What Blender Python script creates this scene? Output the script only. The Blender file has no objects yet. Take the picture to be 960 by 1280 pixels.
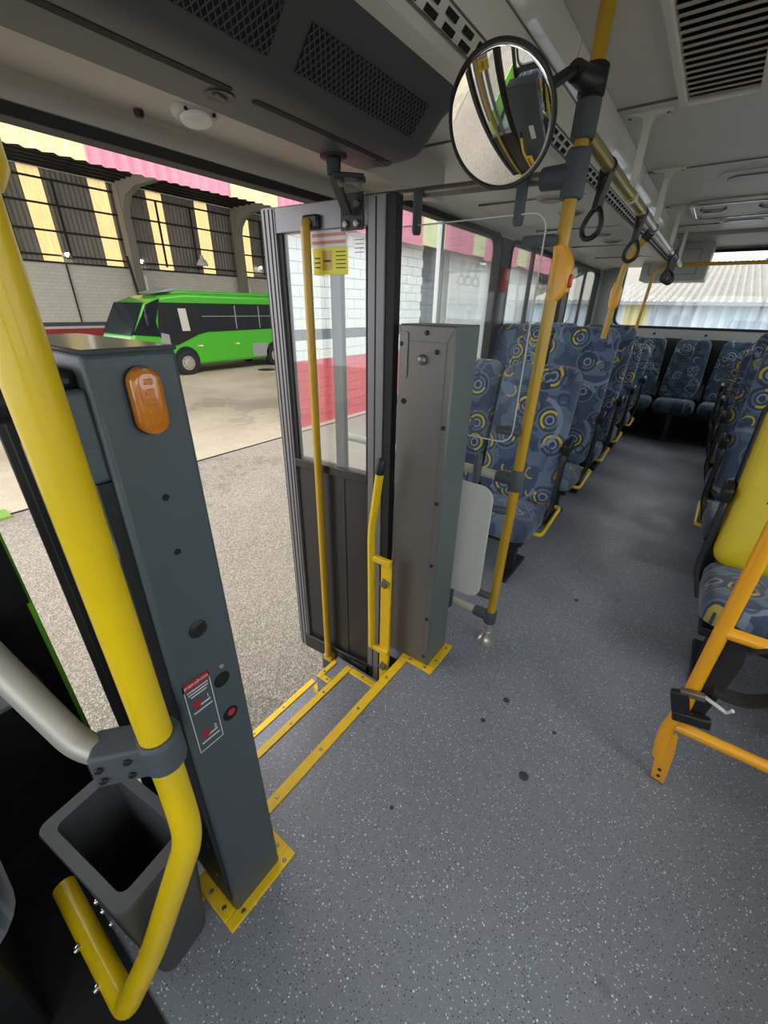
import bpy, bmesh, math, random
import numpy as np
from mathutils import Vector, Matrix
random.seed(7)
K = 0.87          # plan units -> metres (camera height 1.5 units = 1.30 m)
scene = bpy.context.scene
COL = scene.collection

# ------------------------------------------------------------------ camera
yaw, pitch, roll, FPX = math.radians(35.84), math.radians(26.64), math.radians(1.19), 510.7
fw = Vector((math.cos(pitch)*math.cos(yaw), math.cos(pitch)*math.sin(yaw), -math.sin(pitch)))
rt = fw.cross(Vector((0, 0, 1))).normalized(); up = rt.cross(fw)
r2 = math.cos(roll)*rt + math.sin(roll)*up; u2 = -math.sin(roll)*rt + math.cos(roll)*up
cd = bpy.data.cameras.new('camera'); cam = bpy.data.objects.new('camera', cd); COL.objects.link(cam)
cd.sensor_fit = 'VERTICAL'; cd.sensor_height = 24.0; cd.lens = 24.0*FPX/1280.0
cd.clip_start = 0.02; cd.clip_end = 300
M = Matrix((r2, u2, -fw)).transposed().to_4x4(); M.translation = Vector((0, 0, 1.5*K))
cam.matrix_world = M
scene.camera = cam

# ------------------------------------------------------------------ sky and exposure
w = bpy.data.worlds.new('overcast_sky'); scene.world = w; w.use_nodes = True
nt = w.node_tree; nt.nodes.clear()
o = nt.nodes.new('ShaderNodeOutputWorld'); bg = nt.nodes.new('ShaderNodeBackground')
tc = nt.nodes.new('ShaderNodeTexCoord'); sx = nt.nodes.new('ShaderNodeSeparateXYZ'); rp = nt.nodes.new('ShaderNodeValToRGB')
nt.links.new(tc.outputs['Generated'], sx.inputs[0]); nt.links.new(sx.outputs['Z'], rp.inputs[0])
rp.color_ramp.elements[0].position = 0.0; rp.color_ramp.elements[0].color = (.80, .82, .84, 1)
rp.color_ramp.elements[1].position = 1.0; rp.color_ramp.elements[1].color = (1.0, 1.0, 1.0, 1)
nt.links.new(rp.outputs[0], bg.inputs[0]); bg.inputs[1].default_value = 2.6
nt.links.new(bg.outputs[0], o.inputs[0])
sl = bpy.data.lights.new('hazy_sun', 'SUN'); sl.energy = 1.1; sl.angle = math.radians(25); sl.color = (1, .97, .92)
so = bpy.data.objects.new('hazy_sun', sl); COL.objects.link(so)
so.rotation_euler = Vector((-.35, -.55, .76)).to_track_quat('Z', 'Y').to_euler()
vs = scene.view_settings
vs.view_transform = 'Standard'; vs.look = 'None'; vs.gamma = 1.0; vs.use_curve_mapping = False
vs.exposure = 0.5

# ------------------------------------------------------------------ materials
def lin(c):
    if isinstance(c, str):
        c = c.lstrip('#'); c = [int(c[i:i+2], 16)/255 for i in (0, 2, 4)]
    return tuple(x/12.92 if x <= .04045 else ((x+.055)/1.055)**2.4 for x in c) + (1,)
class NT:
    def __init__(s, name):
        s.m = bpy.data.materials.new(name); s.m.use_nodes = True; s.t = s.m.node_tree
        s.b = s.t.nodes['Principled BSDF']; s.out = s.t.nodes['Material Output']
    def n(s, typ, **kw):
        nd = s.t.nodes.new(typ)
        for k, v in kw.items():
            if k in ('inputs',):
                for i, x in v.items(): nd.inputs[i].default_value = x
            else: setattr(nd, k, v)
        return nd
    def l(s, a, b): s.t.links.new(a, b)
    def math(s, op, a, b=None, c=None):
        nd = s.n('ShaderNodeMath', operation=op)
        for i, x in enumerate((a, b, c)):
            if x is None: continue
            if hasattr(x, 'is_linked') or hasattr(x, 'links'): s.l(x, nd.inputs[i])
            else: nd.inputs[i].default_value = x
        return nd.outputs[0]
    def mix(s, f, a, b):
        nd = s.n('ShaderNodeMix', data_type='RGBA')
        for i, x in ((0, f), (6, a), (7, b)):
            if hasattr(x, 'links'): s.l(x, nd.inputs[i])
            else: nd.inputs[i].default_value = x
        return nd.outputs[2]
    def coord(s, scale=(1, 1, 1), rnd=False):
        t = s.n('ShaderNodeTexCoord'); mp = s.n('ShaderNodeMapping'); mp.inputs['Scale'].default_value = scale
        src = t.outputs['Object']
        if rnd:
            oi = s.n('ShaderNodeObjectInfo'); cx = s.n('ShaderNodeCombineXYZ')
            for i, k in enumerate((13.1, 7.7, 9.3)): s.l(s.math('MULTIPLY', oi.outputs['Random'], k), cx.inputs[i])
            ad = s.n('ShaderNodeVectorMath', operation='ADD'); s.l(src, ad.inputs[0]); s.l(cx.outputs[0], ad.inputs[1]); src = ad.outputs[0]
        s.l(src, mp.inputs[0]); return mp.outputs[0]
    def noise(s, co, scale, detail=3, rough=.55):
        nd = s.n('ShaderNodeTexNoise'); s.l(co, nd.inputs['Vector']); nd.inputs['Scale'].default_value = scale
        nd.inputs['Detail'].default_value = detail; nd.inputs['Roughness'].default_value = rough; return nd.outputs[0]
    def ramp(s, f, stops):
        nd = s.n('ShaderNodeValToRGB'); s.l(f, nd.inputs[0]); e = nd.color_ramp.elements
        while len(e) < len(stops): e.new(.5)
        for k, (p, c) in enumerate(stops): e[k].position = p; e[k].color = c
        return nd.outputs[0]
    def bump(s, h, strength=.3, dist=.002):
        nd = s.n('ShaderNodeBump'); nd.inputs['Strength'].default_value = strength; nd.inputs['Distance'].default_value = dist
        s.l(h, nd.inputs['Height']); s.l(nd.outputs[0], s.b.inputs['Normal'])
def dark(c, f): return tuple(x*f for x in c[:3]) + (1,)
def mat(name, col, rough=.5, metal=0, var=.12, vscale=6, bump=0, bscale=60, spec=.5, coat=0):
    t = NT(name); c = lin(col); co = t.coord()
    n = t.noise(co, vscale, 4)
    t.l(t.mix(n, dark(c, 1-var*1.6), dark(c, 1+var)), t.b.inputs['Base Color'])
    t.b.inputs['Roughness'].default_value = rough; t.b.inputs['Metallic'].default_value = metal
    t.b.inputs['Specular IOR Level'].default_value = spec; t.b.inputs['Coat Weight'].default_value = coat
    if bump: t.bump(t.noise(co, bscale, 3), bump, .003)
    return t.m
def emis(name, col, s):
    t = NT(name); t.b.inputs['Base Color'].default_value = lin(col); t.b.inputs['Emission Color'].default_value = lin(col); t.b.inputs['Emission Strength'].default_value = s
    return t.m
def glass(name, tint=(1, 1, 1), refl=.07, haze=0.0):
    t = NT(name); tr = t.n('ShaderNodeBsdfTransparent'); tr.inputs[0].default_value = tint + (1,)
    gl = t.n('ShaderNodeBsdfGlossy'); gl.inputs['Roughness'].default_value = .02
    fr = t.n('ShaderNodeLayerWeight'); fr.inputs['Blend'].default_value = .12
    mx = t.n('ShaderNodeMixShader'); f = t.math('ADD', t.math('MULTIPLY', fr.outputs['Fresnel'], .5), refl)
    t.l(f, mx.inputs[0]); t.l(tr.outputs[0], mx.inputs[1]); t.l(gl.outputs[0], mx.inputs[2])
    last = mx.outputs[0]
    if haze:
        df = t.n('ShaderNodeBsdfDiffuse'); df.inputs[0].default_value = (.8, .8, .8, 1)
        m2 = t.n('ShaderNodeMixShader'); m2.inputs[0].default_value = haze
        t.l(last, m2.inputs[1]); t.l(df.outputs[0], m2.inputs[2]); last = m2.outputs[0]
    t.l(last, t.out.inputs[0]); return t.m
def fabric(name, flat, ringcol, tone=('#26324a', '#3c4e6c', '#647a92')):
    t = NT(name); c0 = t.coord((1, 1, 1), rnd=True); s0 = t.n('ShaderNodeSeparateXYZ'); t.l(c0, s0.inputs[0]); cb = t.n('ShaderNodeCombineXYZ')
    ax0 = [i for i in range(3) if i != flat]; t.l(s0.outputs[ax0[0]], cb.inputs[0]); t.l(s0.outputs[ax0[1]], cb.inputs[1]); co = cb.outputs[0]
    def vor(scale, metric='EUCLIDEAN', feat='F1'):
        v = t.n('ShaderNodeTexVoronoi', feature=feat, distance=metric, voronoi_dimensions='2D'); t.l(co, v.inputs['Vector']); v.inputs['Scale'].default_value = scale; return v
    v1 = vor(13, 'CHEBYCHEV'); sp = t.n('ShaderNodeSeparateColor'); t.l(v1.outputs['Color'], sp.inputs[0])
    base = t.ramp(sp.outputs[0], [(0, lin(tone[0])), (.45, lin(tone[1])), (.8, lin(tone[1])), (1, lin(tone[2]))])
    v2 = vor(20, 'MANHATTAN'); s2 = t.n('ShaderNodeSeparateColor'); t.l(v2.outputs['Color'], s2.inputs[0])
    base = t.mix(t.math('MULTIPLY', t.math('GREATER_THAN', s2.outputs[1], .72), .55), base, lin(tone[2]))
    def ring(v, lo, hi):
        d = v.outputs['Distance']; return t.math('MULTIPLY', t.math('GREATER_THAN', d, lo), t.math('LESS_THAN', d, hi))
    def arc(v, scale, thr):
        sb = t.n('ShaderNodeVectorMath', operation='SUBTRACT'); t.l(co, sb.inputs[0]); t.l(v.outputs['Position'], sb.inputs[1])
        s3 = t.n('ShaderNodeSeparateXYZ'); t.l(sb.outputs[0], s3.inputs[0])
        ax = (0, 1)
        an = t.math('ARCTAN2', s3.outputs[ax[0]], s3.outputs[ax[1]])
        sc = t.n('ShaderNodeSeparateColor'); t.l(v.outputs['Color'], sc.inputs[0])
        return t.math('GREATER_THAN', t.math('SINE', t.math('ADD', an, t.math('MULTIPLY', sc.outputs[2], 6.28))), thr), sc
    v3 = vor(6.2)
    a3, c3 = arc(v3, 7.5, -.2)
    disc = t.math('LESS_THAN', v3.outputs['Distance'], .40)
    base = t.mix(t.math('MULTIPLY', disc, .75), base, lin(tone[0]))
    base = t.mix(t.math('MULTIPLY', ring(v3, .36, .42), .8), base, lin(tone[2]))
    base = t.mix(t.math('MULTIPLY', ring(v3, .09, .15), .8), base, lin('#8fa0b2'))
    ym = t.math('MULTIPLY', t.math('MULTIPLY', ring(v3, .22, .295), a3), t.math('GREATER_THAN', c3.outputs[0], .30))
    base = t.mix(ym, base, lin(ringcol))
    gm = t.math('MULTIPLY', t.math('MULTIPLY', ring(v3, .20, .27), t.math('SUBTRACT', 1, a3)), .5)
    base = t.mix(gm, base, lin('#7f8fa3'))
    v4 = vor(3.7, 'EUCLIDEAN'); a4, c4 = arc(v4, 3.7, .35)
    base = t.mix(t.math('MULTIPLY', t.math('MULTIPLY', ring(v4, .42, .50), a4), .75), base, lin('#8496a8'))
    v5 = vor(10.3); a5, c5 = arc(v5, 10.3, -.1)
    base = t.mix(t.math('MULTIPLY', t.math('MULTIPLY', ring(v5, .20, .32), t.math('GREATER_THAN', c5.outputs[0], .62)), .7), base, lin(tone[0]))
    base = t.mix(t.math('MULTIPLY', t.math('MULTIPLY', ring(v5, .24, .32), a5), t.math('GREATER_THAN', c5.outputs[1], .86)), base, lin(ringcol))
    fine = t.noise(t.coord(), 420, 2)
    t.l(t.mix(fine, base, t.mix(.25, base, (.05, .07, .1, 1))), t.b.inputs['Base Color'])
    t.b.inputs['Roughness'].default_value = .85; t.b.inputs['Sheen Weight'].default_value = .25
    t.bump(fine, .25, .001)
    return t.m
def vinyl(name):
    t = NT(name); co = t.coord(); n = t.noise(co, 2.2, 4)
    base = t.mix(n, lin('#71757f'), lin('#868a94'))
    wv = t.noise(co, 9, 5, .7); base = t.mix(t.math('MULTIPLY', t.math('GREATER_THAN', wv, .66), .35), base, lin('#55585f'))
    for sc, thr, r, c in ((140, .66, .24, '#ced2d6'), (150, .55, .24, '#3f434b'), (85, .90, .18, '#e4e6e8'), (210, .6, .25, '#a0a4ac')):
        v = t.n('ShaderNodeTexVoronoi'); t.l(co, v.inputs['Vector']); v.inputs['Scale'].default_value = sc
        s = t.n('ShaderNodeSeparateColor'); t.l(v.outputs['Color'], s.inputs[0])
        m = t.math('MULTIPLY', t.math('LESS_THAN', v.outputs['Distance'], r), t.math('GREATER_THAN', s.outputs[0], thr))
        base = t.mix(m, base, lin(c))
    t.l(base, t.b.inputs['Base Color']); t.b.inputs['Roughness'].default_value = .42
    t.l(t.ramp(t.noise(co, 5, 4), [(.3, (.34,)*3+(1,)), (.7, (.52,)*3+(1,))]), t.b.inputs['Roughness'])
    t.bump(t.noise(co, 260, 2), .12, .001)
    return t.m
def ground(name, a, b, c, sc=130, bump=.8, sp=1.0):
    t = NT(name); co = t.coord()
    big = t.noise(co, .55, 5, .65); base = t.mix(t.ramp(big, [(.35, (0,)*3+(1,)), (.65, (1,)*3+(1,))]), lin(a), lin(b))
    v = t.n('ShaderNodeTexVoronoi'); t.l(co, v.inputs['Vector']); v.inputs['Scale'].default_value = sc
    s = t.n('ShaderNodeSeparateColor'); t.l(v.outputs['Color'], s.inputs[0])
    base = t.mix(t.math('MULTIPLY', t.math('GREATER_THAN', s.outputs[0], .6), .6*sp), base, lin(c))
    base = t.mix(t.math('MULTIPLY', t.math('LESS_THAN', s.outputs[1], .3), .45*sp), base, lin('#55504a'))
    st = t.noise(co, .28, 5, .7); base = t.mix(t.math('MULTIPLY', t.math('GREATER_THAN', st, .58), .22), base, lin('#4c4741'))
    t.l(base, t.b.inputs['Base Color']); t.b.inputs['Roughness'].default_value = .95
    t.b.inputs['Specular IOR Level'].default_value = .15
    if bump: t.bump(v.outputs['Distance'], bump, .01)
    return t.m
def blockwall(name, c1, c2, cm, sc):
    t = NT(name); t0 = t.n('ShaderNodeTexCoord'); sp = t.n('ShaderNodeSeparateXYZ'); t.l(t0.outputs['Object'], sp.inputs[0])
    cb = t.n('ShaderNodeCombineXYZ'); t.l(sp.outputs[0], cb.inputs[0]); t.l(sp.outputs[2], cb.inputs[1])
    b = t.n('ShaderNodeTexBrick'); t.l(cb.outputs[0], b.inputs['Vector']); b.inputs['Color1'].default_value = lin(c1); b.inputs['Color2'].default_value = lin(c2); b.inputs['Mortar'].default_value = lin(cm)
    b.inputs['Scale'].default_value = sc; b.inputs['Mortar Size'].default_value = .012
    t.l(b.outputs[0], t.b.inputs['Base Color']); t.b.inputs['Roughness'].default_value = .9
    return t.m
def sheet(name, col, trans=.5, rough=.6, streak=.25):
    t = NT(name); co = t.coord((1, 1, .12)); c = lin(col)
    n = t.ramp(t.noise(co, 7, 4, .7), [(.3, (0,)*3+(1,)), (.75, (1,)*3+(1,))])
    cc = t.mix(n, dark(c, 1-streak), c)
    t.l(cc, t.b.inputs['Base Color']); t.b.inputs['Roughness'].default_value = rough
    if trans:
        tl = t.n('ShaderNodeBsdfTranslucent'); t.l(cc, tl.inputs[0]); mx = t.n('ShaderNodeMixShader'); mx.inputs[0].default_value = trans
        t.l(t.b.outputs[0], mx.inputs[1]); t.l(tl.outputs[0], mx.inputs[2]); t.l(mx.outputs[0], t.out.inputs[0])
    return t.m

MT = dict(
 floor=vinyl('speckled_vinyl'),
 post=mat('charcoal_paint', '#4b565b', .42, var=.06, bump=.25, bscale=160),
 boxm=mat('grey_painted_steel', '#787572', .34, .4, var=.08, vscale=3),
 postlid=mat('charcoal_lid', '#5a6366', .22, .3, var=.04),
 boxside=mat('grey_green_paint', '#606c6c', .4, var=.05),
 yel=mat('yellow_paint', '#e9c60a', .36, var=.07, vscale=9, coat=.25),
 yelw=mat('worn_yellow_paint', '#f0c51a', .5, var=.14, vscale=25),
 org=mat('orange_yellow_paint', '#f0a81c', .34, var=.05, coat=.3),
 mustard=mat('mustard_paint', '#c39a22', .35, var=.08, coat=.2),
 gold=mat('brushed_gold_metal', '#b8a560', .3, .75, var=.1),
 silver=mat('polished_aluminium', '#c9c6be', .3, .75, var=.06), satin=mat('satin_aluminium', '#b5b1a8', .42, .4, var=.06),
 chrome=mat('chrome', '#d5d5d2', .15, 1, var=.03),
 steel=mat('steel_fastener', '#8f8a80', .4, .8, var=.2, vscale=60),
 beige=mat('beige_tube', '#c2beb0', .4, .1, var=.05),
 clamp=mat('grey_rubber_clamp', '#4e545b', .6, var=.08, bump=.2, bscale=200),
 black=mat('black_plastic', '#1b1c1e', .45, var=.15),
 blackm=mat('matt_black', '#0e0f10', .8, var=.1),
 rubber=mat('black_rubber', '#161618', .65, var=.1),
 leaf=mat('anodised_grey_door_frame', '#817f83', .38, .35, var=.06, vscale=4),
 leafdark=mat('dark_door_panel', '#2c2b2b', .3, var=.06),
 bin=mat('dark_grey_plastic', '#4a4d50', .5, var=.05, bump=.15, bscale=300),
 head=mat('dark_grey_header', '#4c4f50', .5, var=.08, vscale=8, bump=.1, bscale=120),
 headl=mat('grey_header_panel', '#b3aea4', .5, var=.05),
 ceil=mat('pale_ceiling_panel', '#d9d9d1', .4, var=.03),
 cove=mat('glossy_cove', '#dddeda', .12, var=.03, coat=.5),
 wallin=mat('pale_grey_wall_lining', '#a8aaa8', .5, var=.04),
 walldark=mat('dark_grey_lining', '#3b3e40', .6, var=.06),
 lime=mat('lime_green_body', '#8fe23c', .3, var=.03, coat=.4),
 busg=mat('green_bus_paint', '#46a529', .3, var=.03, coat=.4),
 busgrey=mat('grey_bus_panel', '#8b8d8c', .5, var=.05),
 tyre=mat('tyre', '#1a1a1a', .8, var=.1),
 acry=glass('clear_acrylic', (.97, .98, .98), .02, .03),
 pane=glass('window_glass', (.93, .96, .96), .05, .02),
 dglass=glass('door_glass', (.90, .93, .93), .05, .07),
 busglass=mat('dark_bus_glass', '#20262a', .08, var=.1),
 white=mat('white_plastic', '#d8d6d2', .4, var=.03),
 amber=None, red=mat('red_plastic', '#c2201c', .3), redp=mat('red_print', '#b02030', .5, var=.02), whitep=mat('white_print', '#d9dcdc', .5, var=.02),
 yelp=mat('yellow_print', '#e6dd2e', .5, var=.03), blackp=mat('black_print', '#202020', .6, var=.02), pinkp=mat('pale_red_print', '#d98a80', .6, var=.02),
 fabb=fabric('seat_fabric_back', 0, '#c8b52e'), fabc=fabric('seat_fabric_cushion', 2, '#b5a63a'),
 fabr=fabric('rear_seat_fabric_back', 0, '#8fa3a8', ('#16263a', '#27435a', '#4d6b7d')), fabrc=fabric('rear_seat_fabric_cushion', 2, '#8fa3a8', ('#16263a', '#27435a', '#4d6b7d')),
 vyel=mat('yellow_vinyl', '#d3bd1c', .45, var=.08, vscale=5),
 gravel=ground('gravel_asphalt', '#8f867b', '#7d756b', '#b8b0a5'), conc=ground('worn_concrete', '#a89d8a', '#918775', '#b3a996', 60, .12, .3),
 grass=mat('grass', '#6d8a3a', .9, var=.4, vscale=40),
 hblock=blockwall('white_block_wall', '#e4decf', '#dcd6c6', '#c6bfaf', 1.4),
 hdark=mat('dark_corrugated_steel', '#8d877b', .6, .2, var=.15, vscale=3), hroof=mat('roof_underside', '#6b675f', .8, var=.2),
 hbeam=mat('concrete_beam', '#8e897b', .9, var=.12), purlin=mat('dark_purlin', '#26241f', .7),
 trans=sheet('translucent_panel', '#cdb27a', .8), pink=sheet('pink_corrugated_sheet', '#e798ad', .3, streak=.22), yelo=sheet('pale_yellow_corrugated_sheet', '#e4e4b6', .3, streak=.24),
 bwhite=mat('white_painted_block', '#bcbdba', .85, var=.05), bdark=mat('dark_painted_block', '#55595c', .85, var=.08), bred=mat('red_painted_block', '#b23a48', .85, var=.08), mortar=mat('mortar', '#a9a9a5', .95),
 bluew=sheet('pale_blue_corrugated_sheet', '#cddae8', 0), yelw2=sheet('pale_cream_corrugated_sheet', '#d6cf98', 0), roofm=sheet('weathered_metal_roof', '#a39c92', 0, .6, .35),
 leafg=mat('tree_leaves', '#4c6b38', .8, var=.4, vscale=3), trunk=mat('bark', '#4e4034', .9),
 lampc=emis('lamp_light', '#fff6e8', 40), belt=mat('black_webbing', '#232325', .75, var=.1, bump=.3, bscale=400), smoke=mat('pale_plastic', '#b9b7b0', .45),
 mirror=None, lens=mat('grey_lamp_lens', '#6a675f', .3), green=None)
t = NT('mirror_glass'); t.b.inputs['Base Color'].default_value = (.86, .87, .87, 1); t.b.inputs['Metallic'].default_value = 1; t.b.inputs['Roughness'].default_value = .015; MT['mirror'] = t.m
t = NT('amber_lens'); n_ = t.noise(t.coord(), 40, 2); t.l(t.mix(n_, lin('#cf6408'), lin('#ffa52e')), t.b.inputs['Base Color'])
t.b.inputs['Roughness'].default_value = .1; t.b.inputs['Transmission Weight'].default_value = .25; t.b.inputs['Coat Weight'].default_value = 1; MT['amber'] = t.m

# ------------------------------------------------------------------ mesh builder (coordinates in plan units)
ORG = {}
class B:
    def __init__(s): s.v = []; s.f = []; s.mi = []; s.m = 0
    def add(s, vs, fs):
        o = len(s.v); s.v += [tuple(p) for p in vs]; s.f += [tuple(i+o for i in f) for f in fs]; s.mi += [s.m]*len(fs); return s
    def box(s, x0, x1, y0, y1, z0, z1):
        x0, x1 = sorted((x0, x1)); y0, y1 = sorted((y0, y1)); z0, z1 = sorted((z0, z1))
        return s.add([(x0, y0, z0), (x1, y0, z0), (x1, y1, z0), (x0, y1, z0), (x0, y0, z1), (x1, y0, z1), (x1, y1, z1), (x0, y1, z1)],
                     [(3, 2, 1, 0), (4, 5, 6, 7), (0, 1, 5, 4), (1, 2, 6, 5), (2, 3, 7, 6), (3, 0, 4, 7)])
    def obox(s, c, ax, ay, az):     # half axes
        c, ax, ay, az = map(Vector, (c, ax, ay, az))
        if ax.cross(ay).dot(az) < 0: ax = -ax
        P = [c+i*ax+j*ay+k*az for k in (-1, 1) for i, j in ((-1, -1), (1, -1), (1, 1), (-1, 1))]
        return s.add(P, [(3, 2, 1, 0), (4, 5, 6, 7), (0, 1, 5, 4), (1, 2, 6, 5), (2, 3, 7, 6), (3, 0, 4, 7)])
    def bar(s, a, b, wdt, h, upv=(0, 0, 1)):     # rectangular bar from a to b
        a, b, upv = Vector(a), Vector(b), Vector(upv); d = (b-a); L = d.length; d.normalize()
        sd = d.cross(upv).normalized(); uu = sd.cross(d)
        return s.obox((a+b)/2, d*L/2, sd*wdt/2, uu*h/2)
    def tube(s, pts, r, n=14, cap=True):
        pts = [Vector(p) for p in pts]; rs = r if isinstance(r, (list, tuple)) else [r]*len(pts)
        N = len(pts); tang = []
        for i in range(N):
            a = pts[max(i-1, 0)]; b = pts[min(i+1, N-1)]; tang.append((b-a).normalized())
        t0 = tang[0]; nrm = t0.orthogonal().normalized(); base = len(s.v); vs = []; fs = []
        for i in range(N):
            if i: 
                q = tang[i-1].rotation_difference(tang[i]); nrm = (q @ nrm); nrm = (nrm - nrm.dot(tang[i])*tang[i]).normalized()
            bn = tang[i].cross(nrm)
            for k in range(n):
                a = 2*math.pi*k/n; vs.append(pts[i] + rs[i]*(math.cos(a)*nrm+math.sin(a)*bn))
        for i in range(N-1):
            for k in range(n):
                k2 = (k+1) % n; fs.append((i*n+k, i*n+k2, (i+1)*n+k2, (i+1)*n+k))
        if cap: fs.append(tuple(range(n-1, -1, -1))); fs.append(tuple((N-1)*n+k for k in range(n)))
        return s.add(vs, fs)
    def cyl(s, a, b, r, n=20, r2=None): return s.tube([a, b], [r, r if r2 is None else r2], n)
    def lathe(s, c, axis, prof, n=28):          # prof: list of (radius, height along axis)
        c, axis = Vector(c), Vector(axis).normalized(); e = axis.orthogonal().normalized(); g = axis.cross(e); vs = []; fs = []
        for r, h in prof:
            for k in range(n):
                a = 2*math.pi*k/n; vs.append(c+axis*h+max(r, 1e-5)*(math.cos(a)*e+math.sin(a)*g))
        for i in range(len(prof)-1):
            for k in range(n):
                k2 = (k+1) % n; fs.append((i*n+k, i*n+k2, (i+1)*n+k2, (i+1)*n+k))
        fs.append(tuple(range(n-1, -1, -1))); fs.append(tuple((len(prof)-1)*n+k for k in range(n)))
        return s.add(vs, fs)
    def prism(s, poly, fn, d0, d1):             # poly (a,b) list; fn(a,b,d)->xyz
        n = len(poly); vs = [fn(a, b, d) for d in (d0, d1) for a, b in poly]
        fs = [(i, (i+1) % n, n+(i+1) % n, n+i) for i in range(n)] + [tuple(range(n-1, -1, -1)), tuple(range(n, 2*n))]
        return s.add(vs, fs)
    def strip(s, poly, fn, d0, d1):             # open sheet of polyline
        n = len(poly); vs = [fn(a, b, d) for d in (d0, d1) for a, b in poly]
        return s.add(vs, [(i, i+1, n+i+1, n+i) for i in range(n-1)])
    def rings(s, loops, cap0=True, cap1=True):
        n = len(loops[0]); vs = [p for L in loops for p in L]; fs = []
        for i in range(len(loops)-1):
            for k in range(n):
                k2 = (k+1) % n; fs.append((i*n+k, i*n+k2, (i+1)*n+k2, (i+1)*n+k))
        if cap0: fs.append(tuple(range(n-1, -1, -1)))
        if cap1: fs.append(tuple((len(loops)-1)*n+k for k in range(n)))
        return s.add(vs, fs)
    def obj(s, name, mats, parent=None, label=None, cat=None, group=None, kind=None, smooth=38, bevel=0, seg=2):
        if not isinstance(mats, (list, tuple)): mats = [mats]
        V = np.array(s.v, float)
        if parent is not None: org = ORG[parent.name]
        else: org = np.array([(V[:, 0].min()+V[:, 0].max())/2, (V[:, 1].min()+V[:, 1].max())/2, V[:, 2].min()])
        me = bpy.data.meshes.new(name); me.from_pydata([tuple(p) for p in (V-org)*K], [], s.f); me.validate()
        for m in mats: me.materials.append(MT[m])
        if len(mats) > 1 and len(me.polygons) == len(s.mi): me.polygons.foreach_set('material_index', s.mi)
        bm = bmesh.new(); bm.from_mesh(me); bmesh.ops.recalc_face_normals(bm, faces=bm.faces); bm.to_mesh(me); bm.free()
        if smooth:
            me.polygons.foreach_set('use_smooth', [True]*len(me.polygons)); me.set_sharp_from_angle(angle=math.radians(smooth))
        ob = bpy.data.objects.new(name, me); COL.objects.link(ob)
        if parent is not None: ob.parent = parent
        else: ob.location = Vector(org)*K
        ORG[ob.name] = org
        if bevel:
            md = ob.modifiers.new('bevel', 'BEVEL'); md.width = bevel*K; md.segments = seg; md.limit_method = 'ANGLE'; md.angle_limit = math.radians(40); md.harden_normals = False
        tag(ob, label, cat, group, kind); return ob
def tag(o, label=None, cat=None, group=None, kind=None):
    for k, v in (('label', label), ('category', cat), ('group', group), ('kind', kind)):
        if v: o[k] = v
    return o
def thing(name, label, cat, loc, group=None, kind=None):
    o = bpy.data.objects.new(name, None); COL.objects.link(o); o.empty_display_size = .05
    o.location = Vector(loc)*K; ORG[o.name] = np.array(loc, float); tag(o, label, cat, group, kind); return o
def kids(o): return [c for c in bpy.data.objects if c.parent == o]
CH = {}
def copy_tree(o, parent=None):
    c = o.copy(); COL.objects.link(c)
    if parent: c.parent = parent
    for k in kids(o): copy_tree(k, c)
    return c
def dup(root, dloc, label):
    c = copy_tree(root); c.location = Vector(root.location)+Vector(dloc)*K; c['label'] = label
    ORG[c.name] = ORG[root.name]+np.array(dloc); return c
def fillet(pts, r=.06, n=7):
    pts = [Vector(p) for p in pts]; out = [pts[0]]
    for i in range(1, len(pts)-1):
        a, b, c = pts[i-1], pts[i], pts[i+1]; d1, d2 = (a-b), (c-b); k = min(r, d1.length*.48, d2.length*.48)
        p, q = b+d1.normalized()*k, b+d2.normalized()*k
        for j in range(n+1):
            u = j/n; out.append((1-u)**2*p+2*u*(1-u)*b+u*u*q)
    out.append(pts[-1]); return out
def rrect(w_, h_, r, n=5):
    P = []
    for cx, cy, a0 in ((w_/2-r, h_/2-r, 0), (-w_/2+r, h_/2-r, 90), (-w_/2+r, -h_/2+r, 180), (w_/2-r, -h_/2+r, 270)):
        for k in range(n+1):
            a = math.radians(a0+90*k/n); P.append((cx+r*math.cos(a), cy+r*math.sin(a)))
    return P
def bolt(c, axis, r=.01, h=.007, name='bolt', mats='steel', parent=None):
    return B().lathe(c, axis, [(r, 0), (r, h*.5), (r*.75, h), (r*.35, h*1.05)], 10).obj(name, mats, parent)
XY = lambda a, b, d: (a, b, d)
YZ = lambda a, b, d: (d, a, b)
XZ = lambda a, b, d: (a, d, b)
def text(name, body, size, loc, ux, uy, m, parent):
    cu = bpy.data.curves.new(name, 'FONT'); cu.body = body; cu.size = size*K; cu.align_x = 'CENTER'; cu.align_y = 'CENTER'; cu.extrude = .0004
    ob0 = bpy.data.objects.new('tmp', cu); COL.objects.link(ob0)
    dg = bpy.context.evaluated_depsgraph_get(); me = bpy.data.meshes.new_from_object(ob0.evaluated_get(dg)); bpy.data.objects.remove(ob0)
    ux, uy = Vector(ux).normalized(), Vector(uy).normalized(); uz = ux.cross(uy)
    R = Matrix((ux, uy, uz)).transposed(); T = R.to_4x4(); T.translation = (Vector(loc)-Vector(ORG[parent.name]))*K
    me.transform(T); me.materials.clear(); me.materials.append(MT[m])
    ob = bpy.data.objects.new(name, me); COL.objects.link(ob); ob.parent = parent; ORG[ob.name] = ORG[parent.name]; return ob
# ------------------------------------------------------------------ the bus shell
YL, YR, XF, XR, ZC = 1.42, -1.17, -1.2, 7.0, 2.24
def struct(b, name, m, **k): return b.obj(name, m, kind='structure', **k)
fl = B().box(XF, .17, YR, YL, -.05, 0).box(.17, 1.24, YR, .745, -.05, 0).box(1.24, XR, YR, .86, -.05, 0).box(1.345, XR, .86, YL, -.05, 0)
floor = struct(fl, 'floor', 'floor', smooth=0)
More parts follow.
